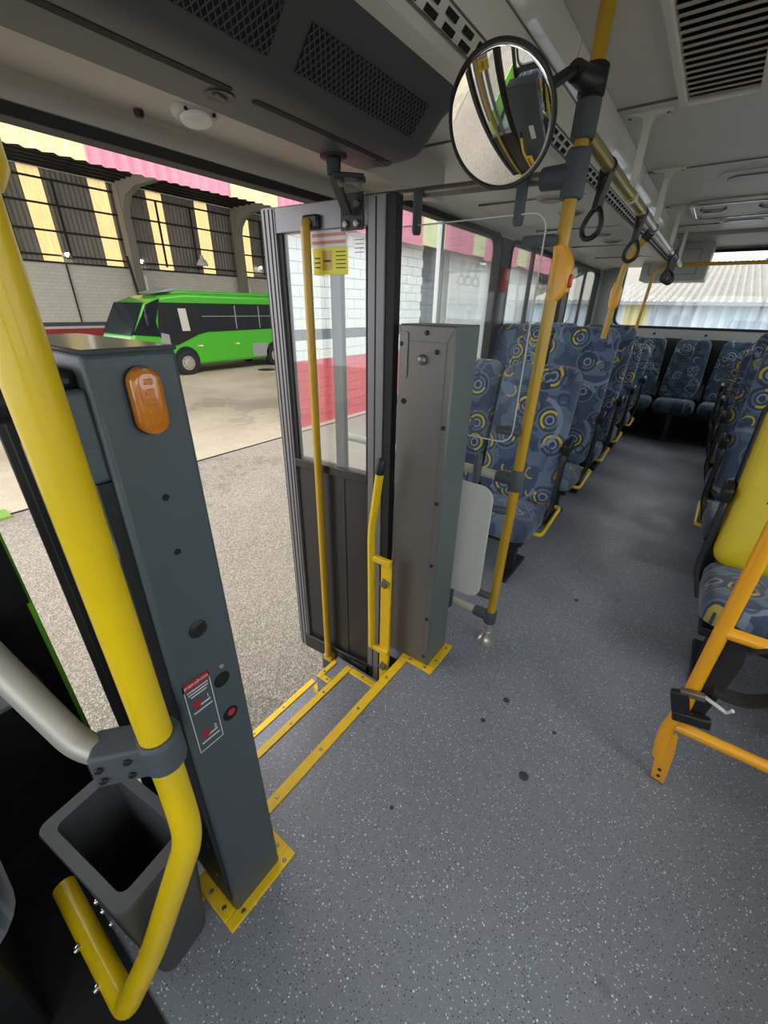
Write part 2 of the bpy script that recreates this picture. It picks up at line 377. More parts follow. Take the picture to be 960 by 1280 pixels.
# dark blobs of old gum trodden on the vinyl
for x, y, r in ((1.30, .27, .014), (1.03, .10, .018), (1.15, .31, .010), (1.27, .06, .008), (2.2, .2, .012), (.66, .42, .007)):
    B().lathe((x, y, 0.0), (0, 0, 1), [(r, 0), (r*.9, .0015), (r*.4, .002)], 10).obj('gum_spot', 'walldark', floor)

def frame(b, fn, a0, a1, b0, b1, t, rad, d0, d1):   # rounded rectangular frame, a/b in plane, d depth
    ca, cb = (a0+a1)/2, (b0+b1)/2
    O = [(ca+p, cb+q) for p, q in rrect(a1-a0, b1-b0, rad)]
    I = [(ca+p, cb+q) for p, q in rrect(a1-a0-2*t, b1-b0-2*t, max(rad-t, .012))]
    n = len(O); L = [[fn(*p, d) for p in P] for P, d in ((O, d0), (O, d1), (I, d1), (I, d0))]
    vs = [p for l in L for p in l]; fs = []
    for i in range(4):
        j = (i+1) % 4
        for k in range(n):
            k2 = (k+1) % n; fs.append((i*n+k, i*n+k2, j*n+k2, j*n+k))
    return b.add(vs, fs)
def wall_side(y0, y1, wins, x0, z0, z1):
    b = B(); b.box(x0, XR, y0, y1, -.62, z0); b.box(x0, XR, y0, y1, z1, 2.3)
    xs = [x0]+[v for w_ in wins for v in w_]+[XR]
    for i in range(0, len(xs), 2): b.box(xs[i], xs[i+1], y0, y1, z0, z1)
    return b
WIN = [(1.93, 3.36), (3.57, 5.14), (5.38, 6.76)]
wl = struct(wall_side(YL, YL+.05, WIN, 1.87, 1.0, 1.97), 'wall_left', 'wallin', smooth=0)
B().box(1.87, XR+.05, YL+.05, YL+.06, -.62, .98).obj('outer_skin', 'lime', wl)
B().box(1.85, 1.875, YL-.01, YL+.06, -.62, 1.9).obj('door_jamb', 'black', wl)
# solid corner in front of the doorway, with its green outer skin edge
wlf = struct(B().box(XF, .155, YL, YL+.05, -.6, .72).box(XF, .12, YL, YL+.05, 1.95, 2.3).box(XF, -1.1, YL, YL+.05, .7, 2), 'wall_left_front', 'blackm', smooth=0)
B().box(XF, .168, YL+.05, YL+.065, -.6, .98).box(.155, .168, YL-.005, YL+.06, -.6, .98).obj('outer_skin', 'lime', wlf)
B().box(.07, .16, YL-.02, YL+.05, .70, 1.97).obj('corner_pillar', 'blackm', wlf)
wr = struct(wall_side(YR-.05, YR, [(-.9, .3), (.45, 2.0), (2.2, 3.7), (3.9, 5.3), (5.5, 6.75)], XF, 1.0, 1.97), 'wall_right', 'wallin', smooth=0)
b = B().box(XR, XR+.06, YR-.05, YL+.05, -.6, 1.33).box(XR, XR+.06, YR-.05, YL+.05, 2.17, 2.3).box(XR, XR+.06, YR-.05, -.95, 1.33, 2.17).box(XR, XR+.06, 1.15, YL+.05, 1.33, 2.17)
wre = struct(b, 'wall_rear', 'wallin', smooth=0)
B().box(XR-.02, XR, YR, YL, 1.2, 1.30).obj('sill_rail', 'wallin', wre, bevel=.006)
for y in (.62, .05, -.5): bolt((XR-.022, y, 1.25), (-1, 0, 0), .016, .01, 'rivet', 'black', wre)
B().box(6.62, 6.66, YR+.02, YL-.02, 0, .42).obj('seat_riser', 'blackm', wre)
B().box(XR-.012, XR, YR, YL, .3, 1.2).obj('lower_lining', mats='walldark', parent=wre)
struct(B().box(XF-.05, XF, YR-.05, YL+.05, -.6, .85).box(XF-.05, XF, YR-.05, YL+.05, 1.95, 2.3), 'wall_front', 'walldark', smooth=0)

def window(nm, fn, a0, a1, b0, b1, d0, d1, dm, divs=(), label=None, t=.03, rad=.10):
    W = struct(frame(B(), fn, a0, a1, b0, b1, t, rad, d0, d1), nm, 'rubber')
    B().prism([(a0+.01, b0+.01), (a1-.01, b0+.01), (a1-.01, b1-.01), (a0+.01, b1-.01)], fn, dm, dm+.004).obj('pane', 'pane', W, smooth=0)
    for a, wd, m in divs: B().prism([(a-wd/2, b0+.02), (a+wd/2, b0+.02), (a+wd/2, b1-.02), (a-wd/2, b1-.02)], fn, dm-.012, dm+.016).obj('divider', m, W)
    return W
window('window_1', XZ, 1.91, 3.38, .98, 1.985, YL-.012, YL+.055, YL+.03, [(2.53, .035, 'silver')])
window('window_2', XZ, 3.55, 5.16, .98, 1.985, YL-.012, YL+.055, YL+.03, [(4.17, .035, 'black')])
window('window_3', XZ, 5.36, 6.78, .98, 1.985, YL-.012, YL+.055, YL+.03, [(6.14, .035, 'black')])
window('window_4', YZ, -.97, 1.17, 1.31, 2.19, XR-.012, XR+.065, XR+.03, [], rad=.12)
for i, (a, c) in enumerate([(-.9, .3), (.45, 2.0), (2.2, 3.7), (3.9, 5.3), (5.5, 6.75)]):
    window('window_%d' % (5+i), XZ, a-.02, c+.02, .98, 1.985, YR-.055, YR+.012, YR-.03, [((a+c)/2, .035, 'black')])
window('window_10', YZ, YR+.02, YL-.02, .84, 1.96, XF-.055, XF+.01, XF-.03, [], rad=.15)
for x0, x1 in ((3.36, 3.57), (5.14, 5.38)): B().box(x0, x1, YL-.008, YL+.002, 1.0, 1.97).obj('pillar_cover', 'black', wl)
# ceiling
ce = struct(B().box(XF, XR, -.34, .59, ZC, ZC+.04), 'ceiling', 'ceil', smooth=0)
B().box(XF-.05, XR+.06, YR-.06, YL+.06, 2.31, 2.36).obj('roof_skin', 'lime', ce)
for x in (2.36, 3.385, 4.47, 5.42): B().box(x-.006, x+.006, -.33, .575, ZC-.006, ZC+.001).obj('seam', 'lens', ce)
B().box(5.93, XR, -.33, .575, ZC-.03, ZC+.001).obj('rear_panel', 'wallin', ce, bevel=.008)
def duct(sgn, nm):
    f = lambda y: y if sgn > 0 else .25-y
    P = [(.575, 2.305), (.575, ZC), (.603, 2.15), (.62, 2.06), (.648, 2.03), (.672, 2.018), (1.28, 2.028), (1.418, 1.99), (1.418, 2.305)]
    d = struct(B().prism([(f(a), c) for a, c in P], YZ, XF+.02, 6.98), nm, 'ceil', smooth=0)
    # glossy curved cover of the duct
    cv = [(.566, ZC-.002), (.568, 2.215), (.575, 2.19), (.586, 2.165), (.598, 2.147), (.606, 2.147), (.600, 2.17), (.585, 2.2), (.578, ZC-.002)]
    xs = [XF+.03]+[.2+.78*k for k in range(9)]
    for k in range(len(xs)-1): B().prism([(f(a), c) for a, c in cv], YZ, xs[k]+.004, xs[k+1]-.004).obj('cove_panel', 'cove', d)
    return d
dl = duct(1, 'trim_1'); duct(-1, 'trim_2')
# little air slots in the strip under the cove (face from (.62,2.06) to (.648,2.03))
n0 = None; sd = Vector((0, .028, -.03)).normalized(); nn = Vector((0, -.03, -.028)).normalized()
for k in range(70):
    x = .55+.075*(k//2); row = k % 2; u = .25+.5*row
    c = Vector((x+(.012 if row else 0), .62+.028*u, 2.06-.03*u))
    if n0 is None:
        n0 = B().obox(c, (.021, 0, 0), sd*.0062, nn*.004).obj('air_slot', 'blackm', dl, smooth=0); c0 = c
    else:
        q = n0.copy(); COL.objects.link(q); q.location = (c-c0)*K
bs = B()
for k in range(70, 160):
    x = .55+.075*(k//2); row = k % 2; u = .25+.5*row
    bs.obox((x+(.012 if row else 0), .62+.028*u, 2.06-.03*u), (.021, 0, 0), sd*.0062, nn*.004)
bs.obj('air_slot_row', 'blackm', dl, kind='stuff', smooth=0)
for k, x in enumerate((2.62, 3.02, 3.9, 4.3, 5.5)):
    s_ = B().lathe((x, .865, 2.026), (0, 0, -1), [(.075, 0), (.072, .012), (.06, .016)], 24).obj('round_lamp', 'wallin', dl)
    B().lathe((x, .865, 2.011), (0, 0, -1), [(.055, 0), (.05, .006)], 24).obj('lens', 'lens', s_)
for x in (1.62, 2.6, 3.6, 4.6, 5.6): B().box(x-.004, x+.004, .69, 1.26, 2.017, 2.03).obj('panel_seam', 'lens', dl)
for a, c in ((.6185, 2.062), (.6475, 2.0285), (.603, 2.146)): B().box(XF+.03, 6.97, a-.0015, a+.0035, c-.0015, c+.0025).obj('seam', 'lens', dl, smooth=0)
# ceiling air grille
g = thing('ceiling_grille', 'louvred air return grille in the ceiling, top right', 'grille', (1.5, .21, ZC-.02))
frame(B(), XY, .62, 2.40, .075, .345, .028, .03, ZC-.03, ZC).obj('frame', 'ceil', g, bevel=.006)
B().box(.64, 2.38, .09, .33, ZC-.004, ZC-.001).obj('backing', 'blackm', g)
for k in range(38): B().obox((.67+.0455*k, .21, ZC-.016), (.0145, 0, .004), (0, .108, 0), (0, 0, .0025)).obj('slat', 'headl', g, smooth=0)
# recessed ceiling fittings further back
def dome(nm, label, x, y, wx, wy):
    t_ = thing(nm, label, 'lamp', (x, y, ZC-.012))
    B().prism([(x+p, y+q) for p, q in rrect(wx, wy, wx*.28)], XY, ZC-.014, ZC).obj('rim', 'ceil', t_, bevel=.004)
    B().prism([(x+p, y+q) for p, q in rrect(wx*.62, wy*.82, wx*.29)], XY, ZC-.02, ZC-.012).obj('lens', 'lens', t_, bevel=.003)
dome('ceiling_lamp', 'oval grey ceiling lamp in front of the roof hatch', 3.72, .02, .24, .40)
dome('ceiling_lamp', 'oval grey ceiling lamp just behind the roof hatch', 5.30, .05, .26, .34)
h = thing('roof_hatch', 'shiny grey roof hatch frame with rounded corners in the ceiling', 'hatch', (4.6, .02, ZC-.03))
frame(B(), XY, 4.33, 4.95, -.32, .40, .035, .06, ZC-.035, ZC).obj('frame', 'chrome', h, bevel=.008)
B().box(4.36, 4.92, -.29, .37, ZC-.012, ZC-.004).obj('lid', 'ceil', h)
for y in (.25, -.1): B().tube([(4.5, y+.08, ZC-.03), (4.5, y+.05, ZC-.045), (4.5, y-.05, ZC-.045), (4.5, y-.08, ZC-.03)], .012, 8).obj('handle', 'chrome', h)
bx = thing('rear_ceiling_box', 'grey equipment box hanging under the ceiling by the rear window', 'box', (6.6, .55, 1.84))
B().box(6.45, 6.98, .24, .90, 1.84, 2.22).obj('body', 'wallin', bx, bevel=.015)
frame(B(), YZ, .34, .82, 1.90, 2.15, .006, .012, 6.444, 6.452).obj('cover_line', 'lens', bx)
tag(B().box(3.40, 3.46, .38, .53, ZC-.003, ZC-.0005).obj('ceiling_sticker', 'yelp'), 'small pale yellow sticker on the ceiling beside the hanger', 'sticker')

# ------------------------------------------------------------------ header above the door
P = [(.70, 2.03), (.735, 2.012), (.78, 1.988), (.84, 1.927), (.86, 1.911), (.885, 1.901), (.93, 1.897), (1.07, 1.897), (1.07, 2.03)]
cy_, cz_ = .90, 1.99
hl = [[(x_, cy_+(a-cy_)*s_, cz_+(c-cz_)*s_) for a, c in P] for x_, s_ in ((XF+.05, 1), (1.285, 1), (1.31, .985), (1.332, .94), (1.35, .86), (1.362, .74), (1.368, .6))]
hd = struct(B().rings(hl), 'trim_3', 'head', smooth=40)
P2 = [(1.075, 1.902), (1.10, 1.904), (1.25, 1.928), (1.385, 1.945), (1.395, 1.935), (1.40, 1.895), (1.46, 1.885), (1.46, 2.05), (1.075, 2.05)]
hp = struct(B().prism(P2, YZ, XF+.05, 1.87), 'trim_4', 'headl', smooth=20)
B().box(XF+.05, 1.87, 1.405, 1.475, 1.868, 1.9).obj('door_seal', 'rubber', hp, bevel=.006)
up_ = Vector((0, -.06, .061)).normalized(); nf = Vector((0, -.061, -.06)).normalized()
def grille(x0, x1):
    c0 = Vector((0, .81, 1.9575)); hh = .040
    G = B().obox(c0+Vector(((x0+x1)/2, 0, 0))+nf*.001, ((x1-x0)/2, 0, 0), up_*hh, nf*.0025).obj('speaker_grille', 'blackm', hd, smooth=0)
    L = B(); n = int((x1-x0)/.0155); c = c0+nf*.0045
    for k in range(-4, n+1):
        for s_ in (1, -1):
            a0 = x0+k*.0155 if s_ > 0 else x0+k*.0155+4*.0155; a1 = a0+s_*4*.0155
            p, q = Vector((a0, 0, 0)), Vector((a1, 0, 0)); pu, qu = -hh, hh
            lo, hi = x0, x1
            def clip(ax, au, bx_, bu):
                if ax < lo: t_ = (lo-ax)/(bx_-ax); return lo, au+(bu-au)*t_
                if ax > hi: t_ = (hi-ax)/(bx_-ax); return hi, au+(bu-au)*t_
                return ax, au
            if (a0 < lo and a1 < lo) or (a0 > hi and a1 > hi): continue
            e0 = clip(a0, pu, a1, qu); e1 = clip(a1, qu, a0, pu)
            A = c+Vector((e0[0], 0, 0))+up_*e0[1]; Z = c+Vector((e1[0], 0, 0))+up_*e1[1]
            if (Z-A).length > .004: L.bar(A, Z, .0019, .002, nf)
    L.obj('mesh', 'head', G, kind='stuff', smooth=0)
grille(.42, .745); grille(.815, 1.245)
for x0, x1 in ((.05, .735), (.79, 1.265)):
    B().prism([((x0+x1)/2+p, .945+q) for p, q in rrect(x1-x0, .022, .010)], XY, 1.8955, 1.899).obj('air_slot', 'blackm', hd)
for x, y in ((.735, .985), (1.285, .965)):
    s_ = B().lathe((x, y, 1.898), (0, 0, -1), [(.032, 0), (.03, .004), (.018, .003)], 20).obj('knob_recess', 'black', hd)
    B().obox((x, y, 1.894), (.016, .004, 0), (-.002, .007, 0), (0, 0, .003)).obj('catch', 'head', s_, bevel=.002)
sm = thing('ceiling_sensor', 'round pale plastic sensor under the door header', 'sensor', (.775, 1.14, 1.90))
B().lathe((.775, 1.14, 1.912), (0, -.16, -1), [(.056, 0), (.055, .006), (.044, .016)], 28).obj('base', 'smoke', sm)
B().lathe((.775, 1.138, 1.896), (0, -.16, -1), [(.038, 0), (.034, .008), (.014, .011)], 24).obj('cap', 'white', sm)
for a in range(4): B().box(.775+.045*math.cos(a*1.57+.5)-.003, .775+.045*math.cos(a*1.57+.5)+.003, 1.138+.045*math.sin(a*1.57+.5)-.003, 1.138+.045*math.sin(a*1.57+.5)+.003, 1.8965, 1.903).obj('slit', 'blackm', sm)
bolt((.74, 1.33, 1.935), (0, 0, -1), .012, .014, 'screw', 'black', hp)

# ------------------------------------------------------------------ entrance steps
st = thing('entrance_steps', 'grey entrance steps with yellow nosings inside the open doorway', 'steps', (.72, 1.05, -.6))
T1, T2 = -.26, -.54
B().box(.17, 1.225, .745, 1.10, T1-.04, T1).obj('tread', 'floor', st)
B().box(.17, 1.235, 1.10, 1.379, T2-.05, T2).obj('tread', 'floor', st)
B().box(.17, 1.24, .742, .758, T1, -.003).obj('riser', 'boxside', st)
B().box(.17, 1.24, 1.085, 1.10, T2, T1-.02).obj('riser', 'boxside', st)
B().box(.155, .17, .745, 1.42, T2-.05, 0).obj('well_side', 'walldark', st)
B().box(1.33, 1.345, .86, 1.42, T2-.05, 0).obj('well_side', 'walldark', floor)
B().box(1.055, 1.225, 1.10, 1.18, T2, T1).obj('side_block', 'floor', st)
def nosing(x0, x1, y0, y1, z, nm='nosing', sc=(), parent=st, t=.006, m='yelw'):
    o_ = B().box(x0, x1, y0, y1, z-.001, z+t).obj(nm, m, parent, bevel=.0025)
    for x, y in sc: bolt((x, y, z+t), (0, 0, 1), .0065, .003, 'screw', 'steel', o_)
    return o_
nosing(.36, 1.25, .728, .768, 0, sc=[(.45, .748), (.66, .748), (.88, .748), (1.08, .748)])
nosing(.18, 1.207, 1.062, 1.098, T1, sc=[(.55, 1.08), (.78, 1.08), (1.0, 1.08)])
nosing(.18, 1.19, 1.342, 1.378, T2, sc=[(.75, 1.36), (.95, 1.36)])
nosing(1.175, 1.21, .775, 1.06, T1, 'end_strip', [(1.192, .86), (1.192, .98)])
nosing(1.055, 1.19, 1.155, 1.182, T1, 'edge_strip', [(1.1, 1.168)])
nosing(1.055, 1.085, 1.10, 1.155, T1, 'edge_strip', [(1.07, 1.12)])
B().box(1.13, 1.19, 1.19, 1.30, T2, T2+.05).obj('guide_bracket', 'yelw', st, bevel=.004)
# ------------------------------------------------------------------ front cabinet post
ps = thing('door_post_cabinet', 'tall charcoal metal door post with an amber lamp and safety sticker, left of the doorway', 'cabinet', (.267, .76, 0))
B().add([(.190, .605, 0), (.339, .605, 0), (.339, .93, 0), (.190, .93, 0), (.205, .605, 1.443), (.327, .605, 1.443), (.327, .93, 1.443), (.205, .93, 1.443)], [(3, 2, 1, 0), (4, 5, 6, 7), (0, 1, 5, 4), (1, 2, 6, 5), (2, 3, 7, 6), (3, 0, 4, 7)]).obj('body', 'post', ps, bevel=.008)
B().box(.204, .328, .604, .932, 1.440, 1.447).obj('top_lid', 'postlid', ps, bevel=.004)
FY = .605
def disc(nm, x, z, r, m, parent=ps, d=.003, y=FY): return B().lathe((x, y+.001, z), (0, -1, 0), [(r, 0), (r, d*.6), (r*.85, d)], 24).obj(nm, m, parent)
lp = B().prism([(.268+p, 1.378+q) for p, q in rrect(.0455, .0935, .0225, 8)], XZ, FY-.005, FY+.002).obj('lamp_base', 'black', ps)
def dome_loops(cx, cz, wx, wz, y0):
    L = []
    for s_, d in ((1, 0), (1, .006), (.95, .011), (.82, .014), (.6, .0155)):
        L.append([(cx+p, y0-d, cz+q) for p, q in rrect(wx*s_, wz-(1-s_)*wx, wx*s_*.49, 8)])
    return L
B().rings(dome_loops(.268, 1.378, .043, .091, FY-.005)).obj('lamp_lens', 'amber', ps)
for k in range(5): B().box(.262, .274, FY-.022, FY-.0195, 1.350+.013*k, 1.357+.013*k).obj('lens_rib', 'amber', ps, bevel=.001)
for z in (1.418, 1.338): disc('lamp_screw', .268, z, .005, 'steel', y=FY-.0165)
for x, z in ((.264, 1.232), (.262, 1.135)): disc('small_hole', x, z, .0055, 'blackm')
disc('plug', .264, .968, .0175, 'black', d=.005); disc('plug_slot', .264, .968, .006, 'blackm', d=.007)
disc('stud', .291, .853, .006, 'chrome', d=.005)
for x, z in ((.287, .818), (.289, .714)): disc('access_hole', x, z, .0175, 'blackm')
disc('red_button', .2915, .717, .009, 'red', d=.0042)
# safety sticker
sk = B().box(.2105, .264, FY-.0012, FY, .673, .866).obj('sticker', 'post', ps, smooth=0)
yS = FY-.0018
def pr(nm, x0, x1, z0, z1, m): return B().box(x0, x1, yS, yS+.001, z0, z1).obj(nm, m, sk, smooth=0)
pr('border', .2105, .264, .673, .6752, 'whitep'); pr('border', .2105, .2122, .673, .866, 'whitep'); pr('border', .2623, .264, .673, .866, 'whitep')
pr('header_band', .2105, .264, .848, .866, 'redp')
tx = text('header_text', 'EMERGÊNCIA', .0083, (.2372, yS-.0008, .857), (1, 0, 0), (0, 0, 1), 'whitep', sk)
for k, (a, b_) in enumerate(((.216, .259), (.217, .258), (.221, .254))): pr('text_line', a, b_, .8405-.0075*k, .8435-.0075*k, 'whitep')
for z0, dn, num in ((.790, 0, '1'), (.700, 1, '2')):
    text('step_number', num, .014, (.252, yS-.0008, z0+.018), (1, 0, 0), (0, 0, 1), 'whitep', sk)
    pr('text_line', .234, .256, z0+.004, z0+.008, 'whitep'); pr('text_line', .219, .258, z0-.008, z0-.0045, 'whitep')
    B().prism([(.226, z0+.024), (.238, z0+.024), (.238, z0+.012), (.243, z0+.012), (.232, z0+.001), (.221, z0+.012), (.226, z0+.012)] if dn else [(.224, z0+.004), (.236, z0+.004), (.236, z0+.014), (.242, z0+.014), (.230, z0+.026), (.218, z0+.014), (.224, z0+.014)], XZ, yS, yS+.001).obj('arrow', 'redp', sk, smooth=0)
B().box(.325, .3365, .70, .76, .82, 1.02).obj('rear_sticker', 'whitep', ps, smooth=0)
# actuator box, knob and hose on the front side of the post
B().box(.165, .2055, .615, .72, 1.275, 1.40).obj('actuator_box', 'post', ps, bevel=.006)
B().box(.163, .2055, .63, .72, 1.395, 1.425).obj('cap', 'black', ps, bevel=.012)
B().lathe((.163, .69, 1.385), (-1, .1, 0), [(.012, 0), (.012, .025), (.026, .026), (.028, .05), (.02, .056)], 14).obj('valve_knob', 'black', ps)
B().box(.184, .206, .615, .925, .06, 1.275).obj('side_recess', 'black', ps)
pts = [(.172, .72+.03*math.sin(z*6), z) for z in np.linspace(1.16, .30, 150)]
B().tube(pts, [.017+.0028*(k % 2) for k in range(150)], 12).obj('corrugated_hose', 'black', ps)
B().tube([(.176, .80+.02*math.sin(z*5+1), z) for z in np.linspace(1.0, .2, 20)], .008, 8).obj('cable', 'black', ps)
B().obox((.172, .68, 1.13), (.012, .004, .004), (0, .03, .006), (0, -.004, .02)).obj('pipe_clip', 'chrome', ps)
for z in (.55, .30, .16): bolt((.1865, .65, z), (-1, 0, 0), .007, .004, 'screw', 'steel', ps)
# yellow edging round its foot
ft = thing('post_floor_edging', 'yellow screwed edging strips around the foot of the charcoal post', 'edging', (.27, .6, 0))
nosing(.154, .378, .580, .612, 0, 'strip', [(.2, .592), (.345, .592)], ft, .008)
nosing(.336, .378, .612, .69, 0, 'strip', [(.357, .64)], ft, .008)
nosing(.154, .190, .6125, .76, 0, 'strip', [(.172, .64), (.172, .70)], ft, .008)
nosing(.06, .152, .705, .745, 0, 'strip', [(.12, .725)], ft, .008)
tag(B().box(.166, .1885, .763, .80, .0, .04).obj('white_foot_block', 'white', bevel=.004), 'small pale block on the floor behind the yellow edging', 'block')

# ------------------------------------------------------------------ rear cabinet box
bxx = thing('door_column', 'tall grey sheet-steel column right of the open door leaf', 'cabinet', (1.34, .75, 0))
B().box(1.25, 1.42, .637, .852, 0, 1.452).obj('body', 'boxside', bxx, bevel=.005)
B().box(1.245, 1.2515, .640, .850, 0.012, 1.448).obj('front_cover', 'boxm', bxx, bevel=.002)
x = 1.2438
B().box(x, x+.003, .664, .668, .03, 1.40).obj('fold_line', 'boxside', bxx); 
B().box(x, x+.003, .668, .828, 1.398, 1.402).obj('fold_line', 'boxside', bxx)
B().obox((x+.0015, .652, 1.425), (.0015, 0, 0), (0, .016, -.024), (0, .0015, .001)).obj('fold_line', 'boxside', bxx)
B().obox((x+.0015, .840, 1.425), (.0015, 0, 0), (0, -.012, -.024), (0, .0015, -.001)).obj('fold_line', 'boxside', bxx)
B().prism([(.829+p, 1.355+q) for p, q in rrect(.034, .15, .012)], YZ, x-.003, x+.002).obj('hinge_plate', 'boxm', bxx)
for y, z in ((.742, 1.428), (.700, 1.372), (.838, 1.39), (.655, 1.13), (.655, .84), (.655, .56), (.655, .28), (.655, .06)): bolt((x, y, z), (-1, 0, 0), .008, .006, 'screw', 'black', bxx)
B().lathe((x, .752, 1.345), (-1, 0, 0), [(.017, 0), (.017, .008), (.012, .014), (.004, .017)], 18).obj('lock_button', 'steel', bxx)
B().lathe((x+.001, .822, 1.20), (-1, 0, 0), [(.010, 0), (.010, .003)], 16).obj('lock_hole', 'blackm', bxx)
e2 = thing('column_floor_edging', 'yellow screwed edging strips around the foot of the grey column', 'edging', (1.33, .62, 0))
nosing(1.218, 1.25, .60, .77, 0, 'strip', [(1.234, .64), (1.234, .72)], e2, .008)
nosing(1.25, 1.43, .60, .637, 0, 'strip', [(1.30, .618), (1.40, .618)], e2, .008)

# ------------------------------------------------------------------ door leaves
def door_leaf(nm, label, A, Bp, full=True, zb=-.32, tk=.025, flip=False):
    A, Bp = Vector(A+(0,)), Vector(Bp+(0,)); e = (Bp-A); W = e.length; e.normalize(); nrm = Vector((e.y, -e.x, 0))
    if (nrm.x > 0) != flip: nrm = -nrm                       # towards the front of the bus (camera side)
    r = thing(nm, label, 'door leaf', ((A+Bp)/2)+Vector((0, 0, -.32)))
    def P(t, d, z): return A+e*(t*W)+nrm*d+Vector((0, 0, z))
    def pan(name, m, t0, t1, z0, z1, d0, d1, par=r, bev=.003):
        b = B(); vs = [P(t, d, z) for z in (z0, z1) for t, d in ((t0, d0), (t1, d0), (t1, d1), (t0, d1))]
        b.add(vs, [(3, 2, 1, 0), (4, 5, 6, 7), (0, 1, 5, 4), (1, 2, 6, 5), (2, 3, 7, 6), (3, 0, 4, 7)])
        return b.obj(name, m, par, bevel=bev)
    zt = 1.815
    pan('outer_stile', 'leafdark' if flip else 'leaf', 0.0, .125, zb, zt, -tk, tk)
    for t in (.03, .07, .105): pan('groove', 'blackm', t-.006, t+.006, zb+.01, zt-.005, tk-.0005, tk+.0008, bev=0)
    pan('outer_seal', 'rubber', -.03, 0, zb, zt, -.014, .014)
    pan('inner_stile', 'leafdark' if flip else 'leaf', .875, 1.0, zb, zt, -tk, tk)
    pan('groove', 'blackm', .93, .94, zb+.01, zt-.005, tk-.0005, tk+.0008, bev=0)
    pan('inner_seal', 'rubber', 1.0, 1.07 if not flip else 1.02, zb, zt, -.02, .02)
    pan('top_rail', 'leaf', .125, .875, 1.735, zt, -.025, .025)
    pan('middle_rail', 'leafdark', .125, .875, .825, .865, -.025, .026)
    pan('bottom_rail', 'leafdark', .06, .94, zb, -.225, -.025, .027)
    pan('rail_ledge', 'leafdark', .06, .94, -.228, -.218, .02, .032)
    pan('mullion', 'leaf', .545, .635, .865, 1.735, -.022, .004)
    for t0, t1 in ((.125, .165), (.85, .875)): pan('glazing_seal', 'rubber', t0, t1, .865, 1.735, -.014, .016)
    pan('pane', 'dglass', .165, .84, .86, 1.74, .006, .010, bev=0)
    pan('lower_panel', 'leafdark', .12, .55, -.22, .83, -.012, .010); pan('lower_panel', 'leafdark', .63, .88, -.22, .83, -.012, .010)
    pan('lower_mullion', 'leafdark', .545, .635, -.22, .83, -.014, .014)
    if not full: return r, P, pan
    lt = pan('latch_box', 'black', .70, .88, -.30, -.235, .026, .04)
    for t in (.72, .78, .84): pan('latch_slot', 'blackm', t, t+.03, -.285, -.25, .039, .0415, lt, 0)
    # stickers on the glass
    s1 = pan('white_notice', 'whitep', .40, .70, 1.685, 1.735, .0105, .0112, bev=0)
    for z in (1.722, 1.70): pan('red_text_line', 'pinkp', .42, .69, z-.006, z+.004, .0112, .0120, s1, 0)
    s2 = pan('yellow_notice', 'yelp', .42, .705, 1.60, 1.684, .0105, .0112, bev=0)
    pan('pictogram', 'mustard', .50, .58, 1.615, 1.675, .0112, .0118, s2, 0); pan('pictogram_bar', 'blackp', .51, .57, 1.64, 1.646, .0118, .0123, s2, 0)
    for k in range(5): pan('text_line', 'blackp', .61, .69, 1.668-.012*k, 1.671-.012*k, .0112, .0118, s2, 0)
    for k in range(3): pan('text_line', 'blackp', .435, .48, 1.65-.014*k, 1.654-.014*k, .0112, .0118, s2, 0)
    for k in range(4): pan('etched_mark', 'lens', .76, .83, 1.70-.012*k, 1.702-.012*k, .0105, .0108, bev=0)
    # grab pole of the leaf
    B().tube(fillet([P(.435, .02, 1.755), P(.435, .055, 1.755), P(.435, .055, 1.70)], .03)+[P(.42, .055, -.27)], .0165, 14).obj('grab_pole', 'mustard', r)
    B().obox(P(.455, .03, 1.757), e*.035, nrm*.016, (0, 0, .022)).obj('pole_bracket', 'black', r, bevel=.008)
    B().obox(P(.42, .045, -.285), e*.03, nrm*.02, (0, 0, .02)).obj('pole_foot', 'mustard', r, bevel=.006)
    # hinge plate at the top
    hp_ = B().obox(P(.765, .028, 1.775), e*.045, nrm*.003, (0, 0, .05)).obj('hinge_plate', 'black', r, bevel=.002)
    for t, z in ((.725, 1.795), (.805, 1.795), (.725, 1.742), (.805, 1.742)): bolt(P(t, .031, z), nrm, .012, .010, 'bolt', 'steel', r)
    return r, P, pan
dr, PD, _ = door_leaf('open_door_leaf', 'open grey door leaf with two glass panes, yellow pole and notice, right of the doorway', (1.24, 1.47), (1.285, .93))
door_leaf('front_door_leaf', 'door leaf folded edge-on beside the charcoal post, seen as a dark bar', (.302, 1.46), (.207, 1.0), True, zb=-.235, tk=.034, flip=True)
# pivot arm from the header to the leaf
pa = thing('door_pivot_arm', 'black pivot arm joining the header to the top of the open leaf', 'bracket', (1.15, 1.05, 1.84))
B().lathe((1.16, 1.05, 1.912), (0, 0, -1), [(.04, 0), (.04, .02), (.022, .024), (.02, .06)], 18).obj('pivot', 'black', pa)
B().bar((1.155, 1.05, 1.855), tuple(PD(.765, .05, 1.765)), .035, .012, (0, 0, 1)).obj('arm', 'black', pa, bevel=.004)
B().bar((1.16, 1.05, 1.85), (1.21, .97, 1.845), .06, .012, (0, 0, 1)).obj('cross_plate', 'black', pa, bevel=.003)
for q in ((1.20, .985, 1.838), (1.17, 1.03, 1.838)): bolt(q, (-.5, -.3, -.7), .011, .014, 'bolt', 'steel', pa)

